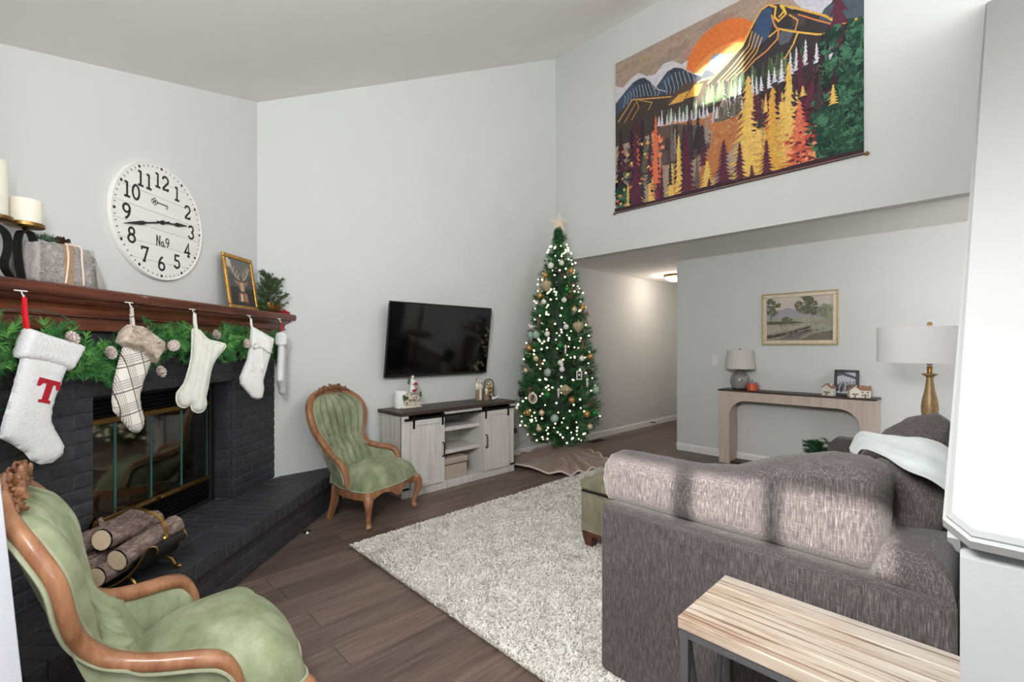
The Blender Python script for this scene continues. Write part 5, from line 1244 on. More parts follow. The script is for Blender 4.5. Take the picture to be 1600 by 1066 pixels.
for kd, x, y, z in ORN:
    d = Vector((x, y, 0)).normalized(); loc = (TX+x*1.06, TY+y*1.06, z); rz = math.atan2(d.y, d.x)+PI/2
    t = None
    if kd in KIND:
        mt, r_, lb, gr = KIND[kd]
        if kd not in protos:
            t = thing('ornament', lb, 'ornament', loc, rz, gr)
            if kd == 'r':
                m = MB(); g = random.Random(1)
                for i in range(9): m.ball((g.uniform(-.02, .02), g.uniform(-.02, .02), g.uniform(-.03, .01)-.02), .014, 7, 5)
                m.build('cluster', M['darkcone'], t)
            else: MB().ball((0, 0, -r_*.2), r_, 16, 11).build('ball', M[mt], t)
            MB().lathe([(.008, r_*.76), (.008, r_*.76+.012), (.003, r_*.76+.016), (.0, r_*.76+.016)], 10).build('cap', M['brass'], t); protos[kd] = t
        else: t = copy_tree(protos[kd]); t.location = loc; t.rotation_euler = (0, 0, rz)
    elif kd in 'JD':
        t = thing('ornament', {('J', 1): 'large champagne teardrop ornament near the top left of the christmas tree', ('J', 0): 'large champagne teardrop ornament high on the right half of the christmas tree', ('D', 0): 'big diamond shaped champagne ornament low in the middle of the christmas tree'}[(kd, int(z > 2))], 'ornament', loc, rz)
        prof = [(0, -.075), (.03, -.05), (.058, -.01), (.058, .025), (.03, .045), (.008, .05), (0, .05)] if kd == 'J' else [(0, -.06), (.03, -.038), (.068, .0), (.068, .008), (.03, .042), (.008, .058), (0, .058)]
        m = MB(); n0 = 24; b_ = len(m.v)
        m.lathe(prof, n0); 
        for i in range(len(m.v)):
            a = (i % n0); s_ = 1+.06*(1 if a % 2 else -1); m.v[i] = (m.v[i][0]*s_, m.v[i][1]*s_, m.v[i][2])
        m.build('ridged_drop', M['orn_jewel'], t)
        MB().lathe([(.009, .048), (.009, .062), (0, .064)], 10).build('cap', M['brass'], t)
    elif kd == 'b':
        t = protos.get('b')
        if t is None:
            t = thing('ribbon_ornament', 'tan ribbon bow ornament on the christmas tree', 'ornament', loc, rz, 'tan ribbon bows on the tree'); protos['b'] = t
            m = MB(); sec = [(-.011, -.001), (.011, -.001), (.011, .001), (-.011, .001)]
            for sg in (-1, 1):
                m.tube(smoothpath([(0, 0, 0), (sg*.02, -.008, .016), (sg*.034, -.004, .006), (sg*.018, -.004, -.004), (0, 0, 0)], 4), .5, sec=[(a*1.2, b) for a, b in sec], ref=(0, 1, 0)); m.tube([(0, -.002, 0), (sg*.008, -.006, -.05), (sg*.018, -.004, -.10)], .5, sec=sec, ref=(0, 1, 0))
            m.build('ribbon', M['ribbon'], t)
        else: t = copy_tree(t); t.location = loc; t.rotation_euler = (0, 0, rz)
    elif kd == 'i':
        t = protos.get('i')
        if t is None:
            t = thing('icicle_ornament', 'slim white drop ornament on the christmas tree', 'ornament', loc, rz, 'white drop ornaments on the tree'); protos['i'] = t
            MB().lathe([(0, -.06), (.008, -.04), (.012, -.01), (.009, .01), (.016, .024), (.012, .04), (.003, .05), (0, .05)], 10).build('drop', M['orn_white'], t)
        else: t = copy_tree(t); t.location = loc; t.rotation_euler = (0, 0, rz)
    elif kd == 'h':
        t = thing('snowman_ornament' if z < 1.3 else 'bird_ornament', 'white snowman ornament in the middle of the christmas tree' if z < 1.3 else 'little white bird ornament on the left edge of the christmas tree', 'ornament', loc, rz)
        if z < 1.3: MB().ball((0, 0, -.02), .030, 12, 8).ball((0, 0, .02), .020, 12, 8).lathe([(.024, .034), (.024, .037), (.014, .037), (.014, .06), (0, .06)], 12).build('snowman', M['orn_white'], t)
        else: MB().ball((0, 0, 0), .026, 12, 8, (.7, 1.2, .8)).ball((0, -.03, .016), .014, 10, 7).tube([(0, .02, .0), (0, .065, .015)], [.014, .004], 6).build('bird', M['orn_white'], t)
    elif kd == 'F':
        t = thing('photo_ornament', 'little white framed photo ornament on the right side of the christmas tree', 'ornament', loc, rz)
        frame(MB(), .066, .095, .011, .008, -.05).build('picture_frame', M['whitecer'], t, smooth=False); MB().box((0, .001, -.0025), (.05, .004, .078)).build('photo', M['tvbezel'], t, smooth=False)
        MB().ball((0, -.002, .002), .013, 8, 6, (1, .3, 1.2)).build('pictured_face', M['whitecer'], t)
    elif kd == 'O':
        t = thing('disc_ornament', 'round white disc ornament with a dark figure on the left of the christmas tree', 'ornament', loc, rz)
        Q = Matrix.Rotation(PI/2, 3, 'X')
        fix(MB().lathe([(.058, -.004), (.062, 0), (.058, .004), (.048, .004), (.046, 0), (.048, -.004), (.058, -.004)], 30, M3=Q).build('ring', M['orn_white'], t)); MB().lathe([(.047, -.002), (.047, .002), (0, .002)], 26, M3=Q).build('disc', M['orn_champ'], t)
        MB().box((-.008, -.004, -.004), (.012, .004, .055), .002, Matrix.Rotation(.3, 3, 'Y')).box((.010, -.004, .0), (.010, .004, .05), .002).ball((.006, -.004, .026), .011, 8, 6, (1, .3, 1)).build('dark_figure', M['tvbezel'], t)
    if kd in NOUN: t['label'] = olabel(kd, z)

sk = thing('tree_skirt', 'taupe velvet tree skirt with cream edge lying around the tree foot', 'tree skirt', (4.12, 3.47, .001))
def skirt(u_, v_):
    a = u_*2*PI; r_ = .03+(.545+.03*math.sin(a*5+1))*v_; y = r_*math.sin(a)
    h = .19*(1-v_)**2.0+(.02+.05*v_)*(abs(math.sin(a*6+math.sin(a*3)*1.4+v_*1.5))**1.6)*(1-.45*v_)+.035*v_*(1-v_)*noise.noise(Vector((math.cos(a)*2.2, math.sin(a)*2.2, v_*4)))*2+.014*noise.noise(Vector((math.cos(a)*3, math.sin(a)*3, v_*5)))+.012
    return (r_*math.cos(a), min(y, .495), max(.004, h))
MB().grid(180, 22, skirt, closeu=True).build('skirt_cloth', M['skirt'], sk, angle=120)
MB().tube([Vector(skirt(i/180, 1)) for i in range(180)], .010, 6, closed=True).build('cream_edging', M['skirttrim'], sk)

# ------------------------------------------------------------------ tapestry (flat printed cloth)
ta = thing('wall_tapestry', 'large printed tapestry of mountains and autumn forest hanging high on the wall', 'tapestry', (4.648, 3.05, 4.64))
MB().grid(24, 18, lambda a, b: (-.004-.001*math.sin(a*9), -2.34*a, -1.745*b)).build('cloth', M['curtain'], ta)
MB().tube([(-.010, .012, -1.75), (-.010, -2.352, -1.75)], .006, 8).build('bottom_rod', M['darkwood'], ta)
for y_ in (.016, -2.36): MB().ball((-.012, y_, -1.752), .016, 10, 7).build('rod_knob', M['oldbrass'], ta)
A = Art((-.0085, 0, 0), (0, -2.34, 0), (0, 0, -1.74), (-1, 0, 0), .000009)
g = random.Random(12)
A.poly([(0, 0), (1, 0), (1, 1), (0, 1)], (176, 152, 134))
for i in range(40): A.blob(g.random()*.75, g.random()*.26, .03+.04*g.random(), .012+.02*g.random(), (168+g.randint(-12, 12), 142+g.randint(-10, 10), 122+g.randint(-8, 8)), 10, .4)
A.poly([(0, .16)]+[(i/14*.6, .15+.03*math.sin(i*1.7)+.05*(i/14)) for i in range(15)]+[(.6, .45), (0, .45)], (216, 212, 218))
A.poly([(.72, .0), (1, .0), (1, .4), (.86, .3)], (206, 202, 212)); A.poly([(.6, 0), (.95, 0), (.80, .10), (.7, .06)], (170, 146, 130))
A.poly(arc(.515, .262, .150, .195, 0, 360, 40), (232, 120, 58)); A.poly(arc(.52, .325, .125, .12, 0, 360, 36), (240, 150, 80)); A.poly(arc(.52, .35, .10, .09, 0, 360, 30), (244, 184, 116))
sl_, bl = (56, 64, 78), (62, 80, 106)
A.poly([(.0, .265), (.012, .251), (.061, .209), (.10, .178), (.134, .172), (.16, .18), (.193, .227), (.224, .289), (.26, .34), (.0, .46)], sl_)
A.poly([(.19, .30), (.224, .27), (.275, .21), (.31, .205), (.343, .225), (.39, .280), (.435, .325), (.47, .40), (.2, .42)], sl_)
A.poly([(.02, .26), (.061, .215), (.10, .185), (.12, .24), (.06, .33), (.01, .38)], bl); A.poly([(.24, .27), (.285, .215), (.30, .26), (.27, .33), (.22, .33)], bl)
for k_ in range(11):
    x = .05+.016*k_; A.line([(x, .21+.03*abs(k_-5)/5), (x+.008, .26), (x-.004+.003*k_, .31), (x+.01, .36)], .0035, (176, 178, 190))
for k_ in range(8):
    x = .26+.018*k_; A.line([(x, .235+.02*abs(k_-3)/3), (x+.006, .28), (x+.016, .33), (x+.008, .37)], .0035, (172, 172, 178))
A.line([(.0, .268), (.061, .209), (.10, .178), (.134, .172), (.16, .18), (.193, .227), (.224, .289), (.27, .33)], .005, (186, 186, 196)); A.line([(.21, .285), (.275, .208), (.31, .203), (.343, .225), (.39, .283), (.435, .325)], .005, (196, 190, 186))
A.poly(arc(.497, .29, .035, .055, 180, 360, 14)+[(.54, .36), (.45, .36)], (104, 118, 134)); A.poly([(.43, .33), (.455, .30), (.48, .33), (.5, .37), (.43, .37)], (66, 76, 88))
A.poly([(.0, .36), (.03, .33), (.10, .285), (.16, .30), (.224, .335), (.30, .36), (.36, .33), (.44, .36), (.5, .37), (.56, .42), (.5, .56), (.2, .56), (.0, .56)], (64, 56, 52))
A.line([(.015, .40), (.095, .29), (.224, .345), (.324, .385), (.435, .35), (.50, .36)], .008, (210, 158, 88)); A.line([(.05, .42), (.12, .31), (.13, .36), (.09, .42)], .005, (206, 150, 80)); A.line([(.13, .31), (.2, .36), (.18, .40)], .005, (206, 150, 80))
A.poly([(.27, .40), (.32, .35), (.36, .33), (.40, .34), (.43, .37), (.38, .42)], (86, 70, 58)); A.poly([(.28, .42), (.33, .38), (.38, .38), (.35, .43)], (222, 164, 74)); A.poly([(.36, .42), (.40, .36), (.44, .37), (.42, .43)], (226, 160, 66))
A.poly([(.453, .39), (.50, .35), (.538, .315), (.602, .253), (.63, .19), (.656, .134), (.67, .11), (.70, .10), (.744, .130), (.778, .180), (.81, .20), (.838, .235), (.883, .288), (.92, .344), (1, .377), (1, .60), (.6, .60), (.5, .46)], (52, 48, 50))
A.poly([(.645, .20), (.660, .135), (.685, .108), (.71, .12), (.715, .20), (.70, .27), (.66, .30), (.635, .28)], (54, 78, 112)); A.poly([(.73, .29), (.755, .26), (.79, .29), (.77, .34), (.74, .34)], (88, 90, 100)); A.poly([(.78, .20), (.83, .24), (.82, .29), (.78, .27)], (70, 62, 62))
A.poly([(.86, .30), (.885, .25), (.93, .22), (1, .12), (1, .40), (.92, .345)], (70, 82, 92))
GD = (232, 176, 76)
A.line([(.46, .385), (.538, .318), (.602, .255), (.63, .19), (.656, .136), (.672, .108), (.70, .10)], .010, GD)
for q in (.0, .02, .04, .06): A.line([(.50+q, .40+q*.3), (.56+q*.8, .345+q*.6), (.625+q*.5, .27+q*.9), (.64+q*.6, .20+q*.9)], .0065, (224, 168, 84))
A.line([(.70, .10), (.725, .13), (.72, .18), (.735, .21), (.76, .19), (.75, .14), (.79, .18), (.84, .235), (.885, .285), (.92, .34), (1, .375)], .010, GD); A.line([(.70, .27), (.735, .25), (.76, .275), (.80, .31), (.86, .36), (.93, .40), (1, .41)], .009, GD)
A.line([(.71, .16), (.72, .22), (.735, .26), (.73, .30), (.69, .34), (.65, .36), (.60, .41)], .009, (214, 140, 78)); A.line([(.80, .31), (.785, .36), (.76, .41), (.72, .45)], .008, GD); A.line([(.77, .20), (.80, .25), (.79, .30)], .007, (214, 150, 84)); A.line([(.80, .22), (.86, .29), (.91, .345), (.99, .385)], .006, (226, 128, 66)); A.line([(.74, .13), (.755, .17), (.735, .19)], .010, (236, 196, 70))
# green wooded hills
for i in range(60):
    x = .27+.55*g.random(); y = .44+.05*g.random()-.06*max(0, (x-.55))*1.5+(.05 if x < .45 else 0); A.fir(x, y-.06, y+.03, .012+.008*g.random(), g.choice([(86, 108, 70), (70, 92, 62), (104, 120, 86), (60, 78, 56)]), 5)
A.poly([(.24, .53), (.30, .525), (.40, .56), (.47, .57), (.58, .56), (.66, .56), (.70, .62), (.66, .70), (.60, .74), (.54, .83), (.5, .92), (.44, 1), (.38, 1), (.42, .9), (.47, .75), (.48, .67), (.42, .60), (.33, .56), (.25, .55)], (186, 116, 70))
for i in range(60): x = .48+.17*g.random(); A.blob(x, .58+.22*g.random()*(.7-x)/.2, .008, .008, g.choice([(198, 132, 84), (172, 100, 58), (206, 140, 92)]), 6)
A.poly([(.22, .53), (.33, .555), (.44, .62), (.475, .68), (.47, .76), (.40, .80), (.25, .78)], (96, 78, 74))
for i in range(26): A.fir(.60+.33*g.random(), .46+.10*g.random(), .62+.06*g.random(), .022, g.choice([(62, 50, 50), (84, 70, 68), (50, 44, 44)]), 7)
WT = (222, 220, 228)
for i, x in enumerate((.235, .25, .275, .295, .315, .335, .352, .37, .39, .41, .425, .443, .458)): A.fir(x, .46+.10*((x-.23)/.22)*.55-.035*(i % 2), .525+.05*((x-.23)/.22), .010+.004*(i % 3 == 0), WT, 6)
for x, t_, b_ in ((.487, .50, .62), (.50, .53, .62), (.575, .44, .58), (.592, .42, .56), (.64, .43, .55), (.655, .45, .55), (.672, .46, .54), (.70, .44, .54), (.72, .44, .52), (.745, .41, .53), (.775, .39, .51), (.795, .38, .50), (.825, .36, .49), (.86, .40, .50), (.885, .40, .52), (.905, .40, .51)): A.fir(x, t_, b_, .014, WT, 6)
for i in range(30): A.fir(.49+.13*g.random(), .50+.05*g.random(), .60+.03*g.random(), .014, g.choice([(84, 78, 70), (120, 110, 100), (214, 206, 196), (96, 88, 76)]), 6)
for i in range(22): A.fir(.26+.2*g.random(), .54+.10*g.random(), .68+.10*g.random(), .024, g.choice([(52, 46, 50), (66, 56, 60), (150, 136, 128), (58, 52, 46)]), 7)
DK, MR, MG = (50, 36, 44), (86, 40, 56), (122, 34, 66)
for x, t_, b_, h_ in ((.03, .44, .95, .06), (.09, .48, .95, .06), (.15, .44, .8, .05)): A.fir(x, t_, b_, h_, DK, 10)
A.fir(.115, .40, 1.0, .055, MR, 11)
for i in range(16): A.blob(.02+.10*g.random(), .62+.36*g.random(), .016, .02, g.choice([(226, 180, 84), (70, 104, 78), (86, 50, 56)]), 8, .5)
A.fir(.925, .05, .9, .075, MR, 14); A.fir(.88, .36, .85, .06, DK, 10)
A.fir(.84, .40, .80, .06, (60, 40, 48), 10); A.fir(.806, .41, .84, .055, MR, 11)
YL, YD = (236, 190, 96), (222, 164, 70)
A.fir(.770, .44, .95, .060, YL, 12); A.fir(.625, .43, 1.0, .095, YL, 15); A.fir(.714, .54, 1.0, .075, YD, 13); A.fir(.66, .62, 1.0, .06, YL, 11); A.fir(.745, .62, 1.0, .06, YL, 11)
for i in range(60): x = .58+.2*g.random(); A.line([(x, .62+.36*g.random()), (x+.02, .62+.36*g.random())], .003, g.choice([(250, 214, 130), (206, 140, 62), (244, 206, 120)]))
A.poly([(.68, .70), (.72, .70), (.73, .76), (.69, .77)], (206, 112, 62)); A.poly([(.655, .57), (.675, .60), (.66, .63), (.645, .61)], (206, 112, 62))
A.fir(.812, .60, .90, .05, MG, 9); A.fir(.805, .70, 1.0, .085, (226, 104, 66), 14, .5); A.fir(.865, .86, 1.0, .08, (216, 96, 62), 7)
for i in range(50): x = .75+.12*g.random(); A.blob(x, .84+.15*g.random(), .010, .012, g.choice([(240, 134, 84), (200, 76, 52), (252, 160, 104)]), 7, .5)
A.fir(.874, .62, .84, .024, YL, 8)
GR = [(46, 92, 66), (38, 74, 56), (64, 116, 84), (30, 60, 50)]
A.poly([(.955, .40), (1, .38), (1, 1), (.86, .97), (.85, .84), (.90, .74), (.915, .58)], (36, 70, 54))
for i in range(230):
    y = .36+.62*g.random(); x = 1-.16*g.random()*(.45+.75*min(1, y)); A.blob(x, y, .011, .013, g.choice(GR+[(24, 44, 38), (34, 50, 48)]), 9, .6)
for i in range(330):
    y = .45+.52*g.random(); x = 1-.14*g.random()*(.5+.7*y); A.line([(x, y), (x-.015+.03*g.random(), y-.03*g.random())], .0028, g.choice([(86, 140, 104), (70, 124, 90), (28, 56, 46)]))
for i in range(12): A.blob(.86+.03*g.random(), .70+.2*g.random(), .018, .02, g.choice(GR), 9, .5)
A.fir(.222, .45, .92, .035, (230, 112, 76), 13, .5)
for i in range(26): A.blob(.19+.07*g.random(), .56+.3*g.random(), .010, .012, g.choice([(240, 140, 100), (206, 84, 60)]), 7, .5)
A.fir(.333, .62, 1.0, .035, YL, 11); A.fir(.300, .78, 1.02, .04, YL, 8)
A.fir(.372, .60, 1.0, .052, MR, 12); A.fir(.36, .72, 1.0, .04, (64, 44, 58), 9); A.fir(.234, .70, 1.02, .028, MR, 10); A.poly([(.22, .93), (.25, .93), (.26, 1), (.215, 1)], (140, 34, 70))
for x, t_, h_ in ((.19, .82, .02), (.21, .88, .022)): A.fir(x, t_, 1.0, h_, YL, 6)
for i in range(46): A.blob(.01+.14*g.random(), .84+.14*g.random(), .018, .016, g.choice(GR), 9, .5)
for i in range(34):
    x = .02+.43*g.random(); t_ = .50+.34*g.random(); c_ = g.choice([DK, MR, (64, 44, 52), (52, 60, 52), (226, 112, 76), YL, (58, 46, 50), (96, 84, 78)])
    if .26 < x < .45 and t_ < .6: c_ = g.choice([(52, 46, 50), (110, 98, 94), (66, 56, 60)])
    A.fir(x, t_, t_+.16+.1*g.random(), .016+.014*g.random(), c_, 8)
for i in range(60): A.blob(.01+.2*g.random(), .60+.38*g.random(), .008, .010, g.choice([YL, (70, 104, 78), (230, 112, 76), (40, 30, 36)]), 7, .5)
for i in range(46): x = .62+.30*g.random(); A.fir(x, .50+.14*g.random(), .62+.14*g.random(), .012+.01*g.random(), g.choice([DK, (60, 50, 52), MR, YL]), 7)
A.fir(.770, .50, .95, .055, YL, 12); A.fir(.625, .50, 1.0, .085, YL, 15); A.fir(.714, .58, 1.0, .07, YD, 13); A.fir(.806, .66, 1.0, .062, (222, 112, 82), 15); [A.blob(.806+.10*(g.random()-.5), .80+.19*g.random(), .008, .008, g.choice([(244, 150, 110), (196, 78, 58), (110, 44, 52)]), 7, .5) for i in range(50)]
A.fir(.117, .44, .98, .045, MR, 12); A.fir(.222, .46, .88, .030, (230, 112, 76), 13); A.fir(.333, .63, 1.0, .032, YL, 11); A.fir(.372, .62, 1.0, .046, MR, 12)
A.fir(.461, .83, 1.0, .048, YL, 9); A.fir(.53, .74, 1.0, .048, MR, 12); A.fir(.594, .78, 1.0, .034, MR, 10); A.fir(.694, .81, 1.0, .034, MR, 11); A.fir(.64, .92, 1.0, .02, MR, 6); A.fir(.47, .93, 1.0, .02, (70, 40, 52), 5)
A.poly([(0, .975), (.2, .985), (.45, .978), (.7, .985), (.85, .978), (1, .985), (1, 1), (0, 1)], (56, 38, 46))
A.build('forest_print', M['art'], ta)

# ------------------------------------------------------------------ hall: lamp, vent, switch, door stop
hl = thing('ceiling_light', 'round flush ceiling light glowing in the hallway', 'ceiling light', (6.80, 3.40, 2.44))
MB().lathe([(.155, 0), (.165, -.008), (.16, -.030), (.148, -.034), (.148, -.02), (.02, -.02)], 36).build('metal_rim', M['oldbrass'], hl)
MB().lathe([(.147, -.030), (.135, -.060), (.10, -.085), (.05, -.100), (0, -.104)], 32).build('glass_bowl', M['hallglow'], hl)
lamp('gold_lamp_bulb', 'POINT', (4.78, .325, 1.33), (0, 0, -1), 2.5, (1, .93, .86), shadow_soft_size=.04)
lamp('hallway_lamp', 'POINT', (6.80, 3.40, 2.25), (0, 0, -1), 15, (1, .86, .74), shadow_soft_size=.14)
fv = thing('floor_vent', 'dark metal floor vent beside the wall behind the tree', 'vent', (5.40, 3.862, 0))
MB().box((0, 0, .002), (.31, .12, .004), .001).build('vent_frame', M['vent'], fv, smooth=False)
for i in range(12): MB().box((-.13+.0236*i, 0, .0055), (.008, .095, .003)).build('vent_slat', M['vent'], fv, smooth=False)
sw_ = thing('light_switch', 'white light switch plate on the recessed wall', 'light switch', (5.72, 2.343, 1.167))
MB().box((-.003, 0, 0), (.006, .074, .118), .002).build('switch_plate', M['ivoryplastic'], sw_, smooth=False); MB().box((-.0075, 0, 0), (.005, .034, .068), .002, Matrix.Rotation(.05, 3, 'Y')).build('rocker', M['ivoryplastic'], sw_, smooth=False)
ds = thing('door_stop', 'small dark spring door stop on the hallway baseboard', 'door stop', (7.09, 3.965, .06))
MB().lathe([(.014, 0), (.014, .006), (.008, .008), (.0065, .06), (.009, .062), (.010, .078), (0, .08)], 12, M3=Matrix.Rotation(PI/2, 3, 'X')).build('spring', M['blackmetal'], ds)
gk = thing('gas_valve', 'small metal gas valve plate on the floor at the hearth foot', 'valve', (1.263, 3.428, .0005))
MB().lathe([(.03, 0), (.028, .004), (.012, .005), (.010, .012), (0, .012)], 20).build('plate', M['chrome'], gk); MB().box((0, 0, .014), (.02, .006, .008), .001).build('key_slot', M['blackmetal'], gk, smooth=False)

# ------------------------------------------------------------------ recess: console and what stands on it
CX0, CX1, CY0, CY1, CZ = 5.46, 5.70, .75, 2.19, .842
co = thing('console_table', 'pale oak faux mantel console with rounded arch opening against the recessed wall', 'console table', (CX0, (CY0+CY1)/2, 0))
cw = (CY1-CY0)/2
def archpoly():
    L_ = .115; R_ = .18; top = .725; i0 = cw-L_
    P = [(-cw, 0), (-cw, CZ-.019), (cw, CZ-.019), (cw, 0), (i0, 0)]
    P += [(i0-R_+R_*math.cos(a), top-R_+R_*math.sin(a)) for a in [i*PI/2/10 for i in range(11)]]
    P += [(-i0+R_-R_*math.cos(a), top-R_+R_*math.sin(a)) for a in [PI/2-i*PI/2/10 for i in range(11)]]+[(-i0, 0)]
    return P
fix(MB().prism(archpoly(), 0, .022, lambda a, b, d: (d, a, b)).build('front_panel', M['consolewood'], co, smooth=False))
for sg in (-1, 1): MB().box((.12, sg*(cw-.011), (CZ-.019)/2), (.20, .021, CZ-.019)).box((.12, sg*(cw-.108), .36), (.20, .014, .72)).build('leg', M['consolewood'], co, smooth=False)
MB().box((.122, 0, CZ-.009), (.262, cw*2+.024, .018), .003).build('top', M['standtop'], co, smooth=False)
MB().box((.12, 0, .012), (.19, cw*2-.24, .024)).build('bottom_board', M['standtop'], co, smooth=False)
MB().tube(smoothpath([(.23, cw-.16, .70), (.225, cw-.19, .6), (.235, cw-.15, .50), (.235, cw-.17, .3), (.23, cw-.2, .03)], 5), .004, 5).build('lamp_wire', M['ivoryplastic'], co)
l1 = thing('table_lamp', 'small table lamp with round grey glazed base and linen shade on the console', 'lamp', (5.585, 2.005, CZ))
MB().lathe([(.055, 0), (.085, .02), (.100, .07), (.100, .12), (.088, .165), (.055, .19), (.036, .205), (.030, .215), (0, .215)], 36).build('base', M['greyglaze'], l1)
MB().lathe([(.012, .215), (.012, .245), (.008, .25), (.008, .27), (0, .27)], 12).build('socket', M['oldbrass'], l1)
MB().lathe([(.160, .238), (.137, .452), (.134, .452), (.157, .238), (.160, .238)], 44).build('shade', M['linen'], l1)
MB().lathe([(.004, .25), (.004, .455), (.010, .458), (.010, .466), (0, .468)], 10).tube([(-.135, 0, .448), (.135, 0, .448)], .0025, 5).build('finial', M['oldbrass'], l1)
oj = thing('candle_jar', 'orange lidded candle jar beside the grey lamp', 'jar', (5.525, 1.850, CZ))
MB().lathe([(.052, 0), (.057, .004), (.057, .078), (.054, .082), (0, .082)], 30).build('jar', M['terra'], oj); MB().lathe([(.050, .082), (.052, .088), (.040, .096), (.012, .099), (.006, .104), (.011, .112), (.008, .119), (0, .120)], 24).build('lid', M['greyglaze'], oj)
def house(label, loc, rz, w_, h_, d_, gable):
    t = thing('ceramic_house', label, 'figurine', loc, rz)
    hw = h_*.66
    MB().box((0, 0, hw/2), (w_, d_, hw), .002).build('walls', M['house'], t, smooth=False)
    m = MB()
    if gable:
        fix(MB().prism([(-w_/2, hw-.001), (w_/2, hw-.001), (0, h_*.97)], -d_/2+.001, d_/2-.001, lambda a, b, d: (a, d, b)).build('gable', M['house'], t, smooth=False))
        for sg in (-1, 1): m.box((sg*w_*.26, 0, (hw+h_)/2+.002), (math.hypot(w_/2, h_-hw)+.008, d_+.012, .006), .001, Matrix.Rotation(sg*math.atan2(h_-hw, w_/2), 3, 'Y'))
    else:
        for sg in (-1, 1): m.box((0, sg*d_*.26, (hw+h_)/2+.002), (w_+.012, math.hypot(d_/2, h_-hw)+.008, .006), .001, Matrix.Rotation(-sg*math.atan2(h_-hw, d_/2), 3, 'X'))
    m.build('roof', M['roof'], t, smooth=False)
    MB().box((w_*.22, .0, h_*.92), (.014, .014, .03), .001).build('chimney', M['house'], t, smooth=False)
    for x_ in ((-.24, .24) if not gable else (-.2, .2)):
        for z_ in ((.22, .48) if not gable else (.30,)): MB().box((x_*w_, -d_/2, z_*h_), (w_*.18, .003, h_*.14)).build('window', M['taupe'], t, smooth=False)
    MB().box((0, -d_/2, hw*.28), (w_*.16, .003, hw*.5)).build('door', M['taupe'], t, smooth=False)
RW = -PI/2
house('white ceramic house with brown roof standing left of the black photo frame', (5.535, 1.132, CZ), RW-.35, .095, .118, .075, True)
house('white ceramic house in front of the black photo frame, middle of the three', (5.515, .925, CZ), RW+.45, .085, .112, .075, True)
house('rightmost white ceramic house at the right end of the console', (5.56, .845, CZ), RW+.25, .085, .11, .07, False)
pfr = thing('framed_photo', 'black framed black and white group photo leaning on the console wall', 'photo frame', (5.612, 1.005, CZ)); pfr.rotation_euler = Matrix.Rotation(RW, 3, 'Z').to_euler(); pfr.rotation_euler = (-.16, 0, RW)
frame(MB(), .205, .262, .026, .016).build('picture_frame', M['blackframe'], pfr, smooth=False); MB().box((0, .004, .131), (.19, .006, .245)).build('backing', M['blackframe'], pfr, smooth=False)
A = Art((-.0775, -.001, .237), (.155, 0, 0), (0, 0, -.212), (0, -1, 0))
A.poly([(0, 0), (1, 0), (1, 1), (0, 1)], (186, 186, 200)); A.poly([(0, 0), (.35, 0), (1, .2), (1, .32), (.3, .14), (0, .2)], (70, 70, 78)); A.poly([(0, .6), (1, .55), (1, .9), (0, .9)], (70, 68, 74)); A.poly([(0, .9), (1, .88), (1, 1), (0, 1)], (214, 214, 222))
g = random.Random(6)
for i in range(13):
    x = .1+.8*i/12; y = .48+.06*(i % 3); A.poly([(x-.06, y+.35), (x-.05, y+.08), (x+.05, y+.08), (x+.06, y+.35)], g.choice([(46, 46, 52), (160, 160, 168), (90, 88, 96)])); A.poly(arc(x, y, .035, .05, 0, 360, 10), g.choice([(206, 200, 202), (120, 112, 114)])); A.poly(arc(x, y-.02, .036, .035, 180, 360, 8), (40, 38, 42))
A.build('photo', M['photo'], pfr)
pa = thing('framed_landscape', 'pale framed landscape painting of trees beside a stream on the recessed wall', 'picture', (5.712, 1.447, 1.352), RW)
PW_, PH_ = .725, .572
frame(MB(), PW_, PH_, .012, .030).build('gilt_edge', M['gilt'], pa, smooth=False)
m = MB(); f2 = frame(MB(), PW_-.022, PH_-.022, .040, .022, .011); f2.build('picture_frame', M['palegold'], pa, smooth=False)
MB().box((0, .005, PH_/2), (PW_-.05, .006, PH_-.05)).build('canvas', M['palegold'], pa, smooth=False)
aw, ah = PW_-.098, PH_-.098
A = Art((-aw/2, .0005, PH_/2+ah/2), (aw, 0, 0), (0, 0, -ah), (0, -1, 0), .00005); g = random.Random(8)
A.poly([(0, 0), (1, 0), (1, 1), (0, 1)], (206, 194, 182)); A.poly([(0, .36), (.2, .3), (.35, .24), (.5, .34), (.8, .24), (1, .34), (1, .6), (0, .6)], (160, 158, 166)); A.poly([(0, .48), (1, .46), (1, .62), (0, .62)], (160, 160, 140))
A.poly([(0, .56), (.5, .58), (1, .54), (1, 1), (0, 1)], (150, 148, 128)); A.poly([(0, .62), (.3, .66), (.55, .62), (.75, .62), (.4, .76), (0, .84)], (176, 168, 146)); A.poly([(0, .55), (.45, .56), (.6, .6), (0, .63)], (84, 84, 64))
A.poly([(0, .88), (.3, .82), (.72, .66), (.75, .68), (.4, .86), (0, .96)], (70, 62, 50)); A.poly([(.12, 1), (.4, .86), (.62, .74), (.72, .78), (.55, .9), (.5, 1)], (120, 110, 108)); A.poly([(.5, 1), (.7, .86), (1, .76), (1, 1)], (110, 102, 88)); A.poly([(.66, .66), (1, .64), (1, .78), (.74, .84)], (160, 160, 140))
def fol(cx, cy, rx, ry, cs, n):
    for i in range(n):
        a = g.uniform(0, 2*PI); q = math.sqrt(g.random()); A.blob(cx+rx*q*math.cos(a), cy+ry*q*math.sin(a), .024, .032, g.choice(cs), 8, .45)
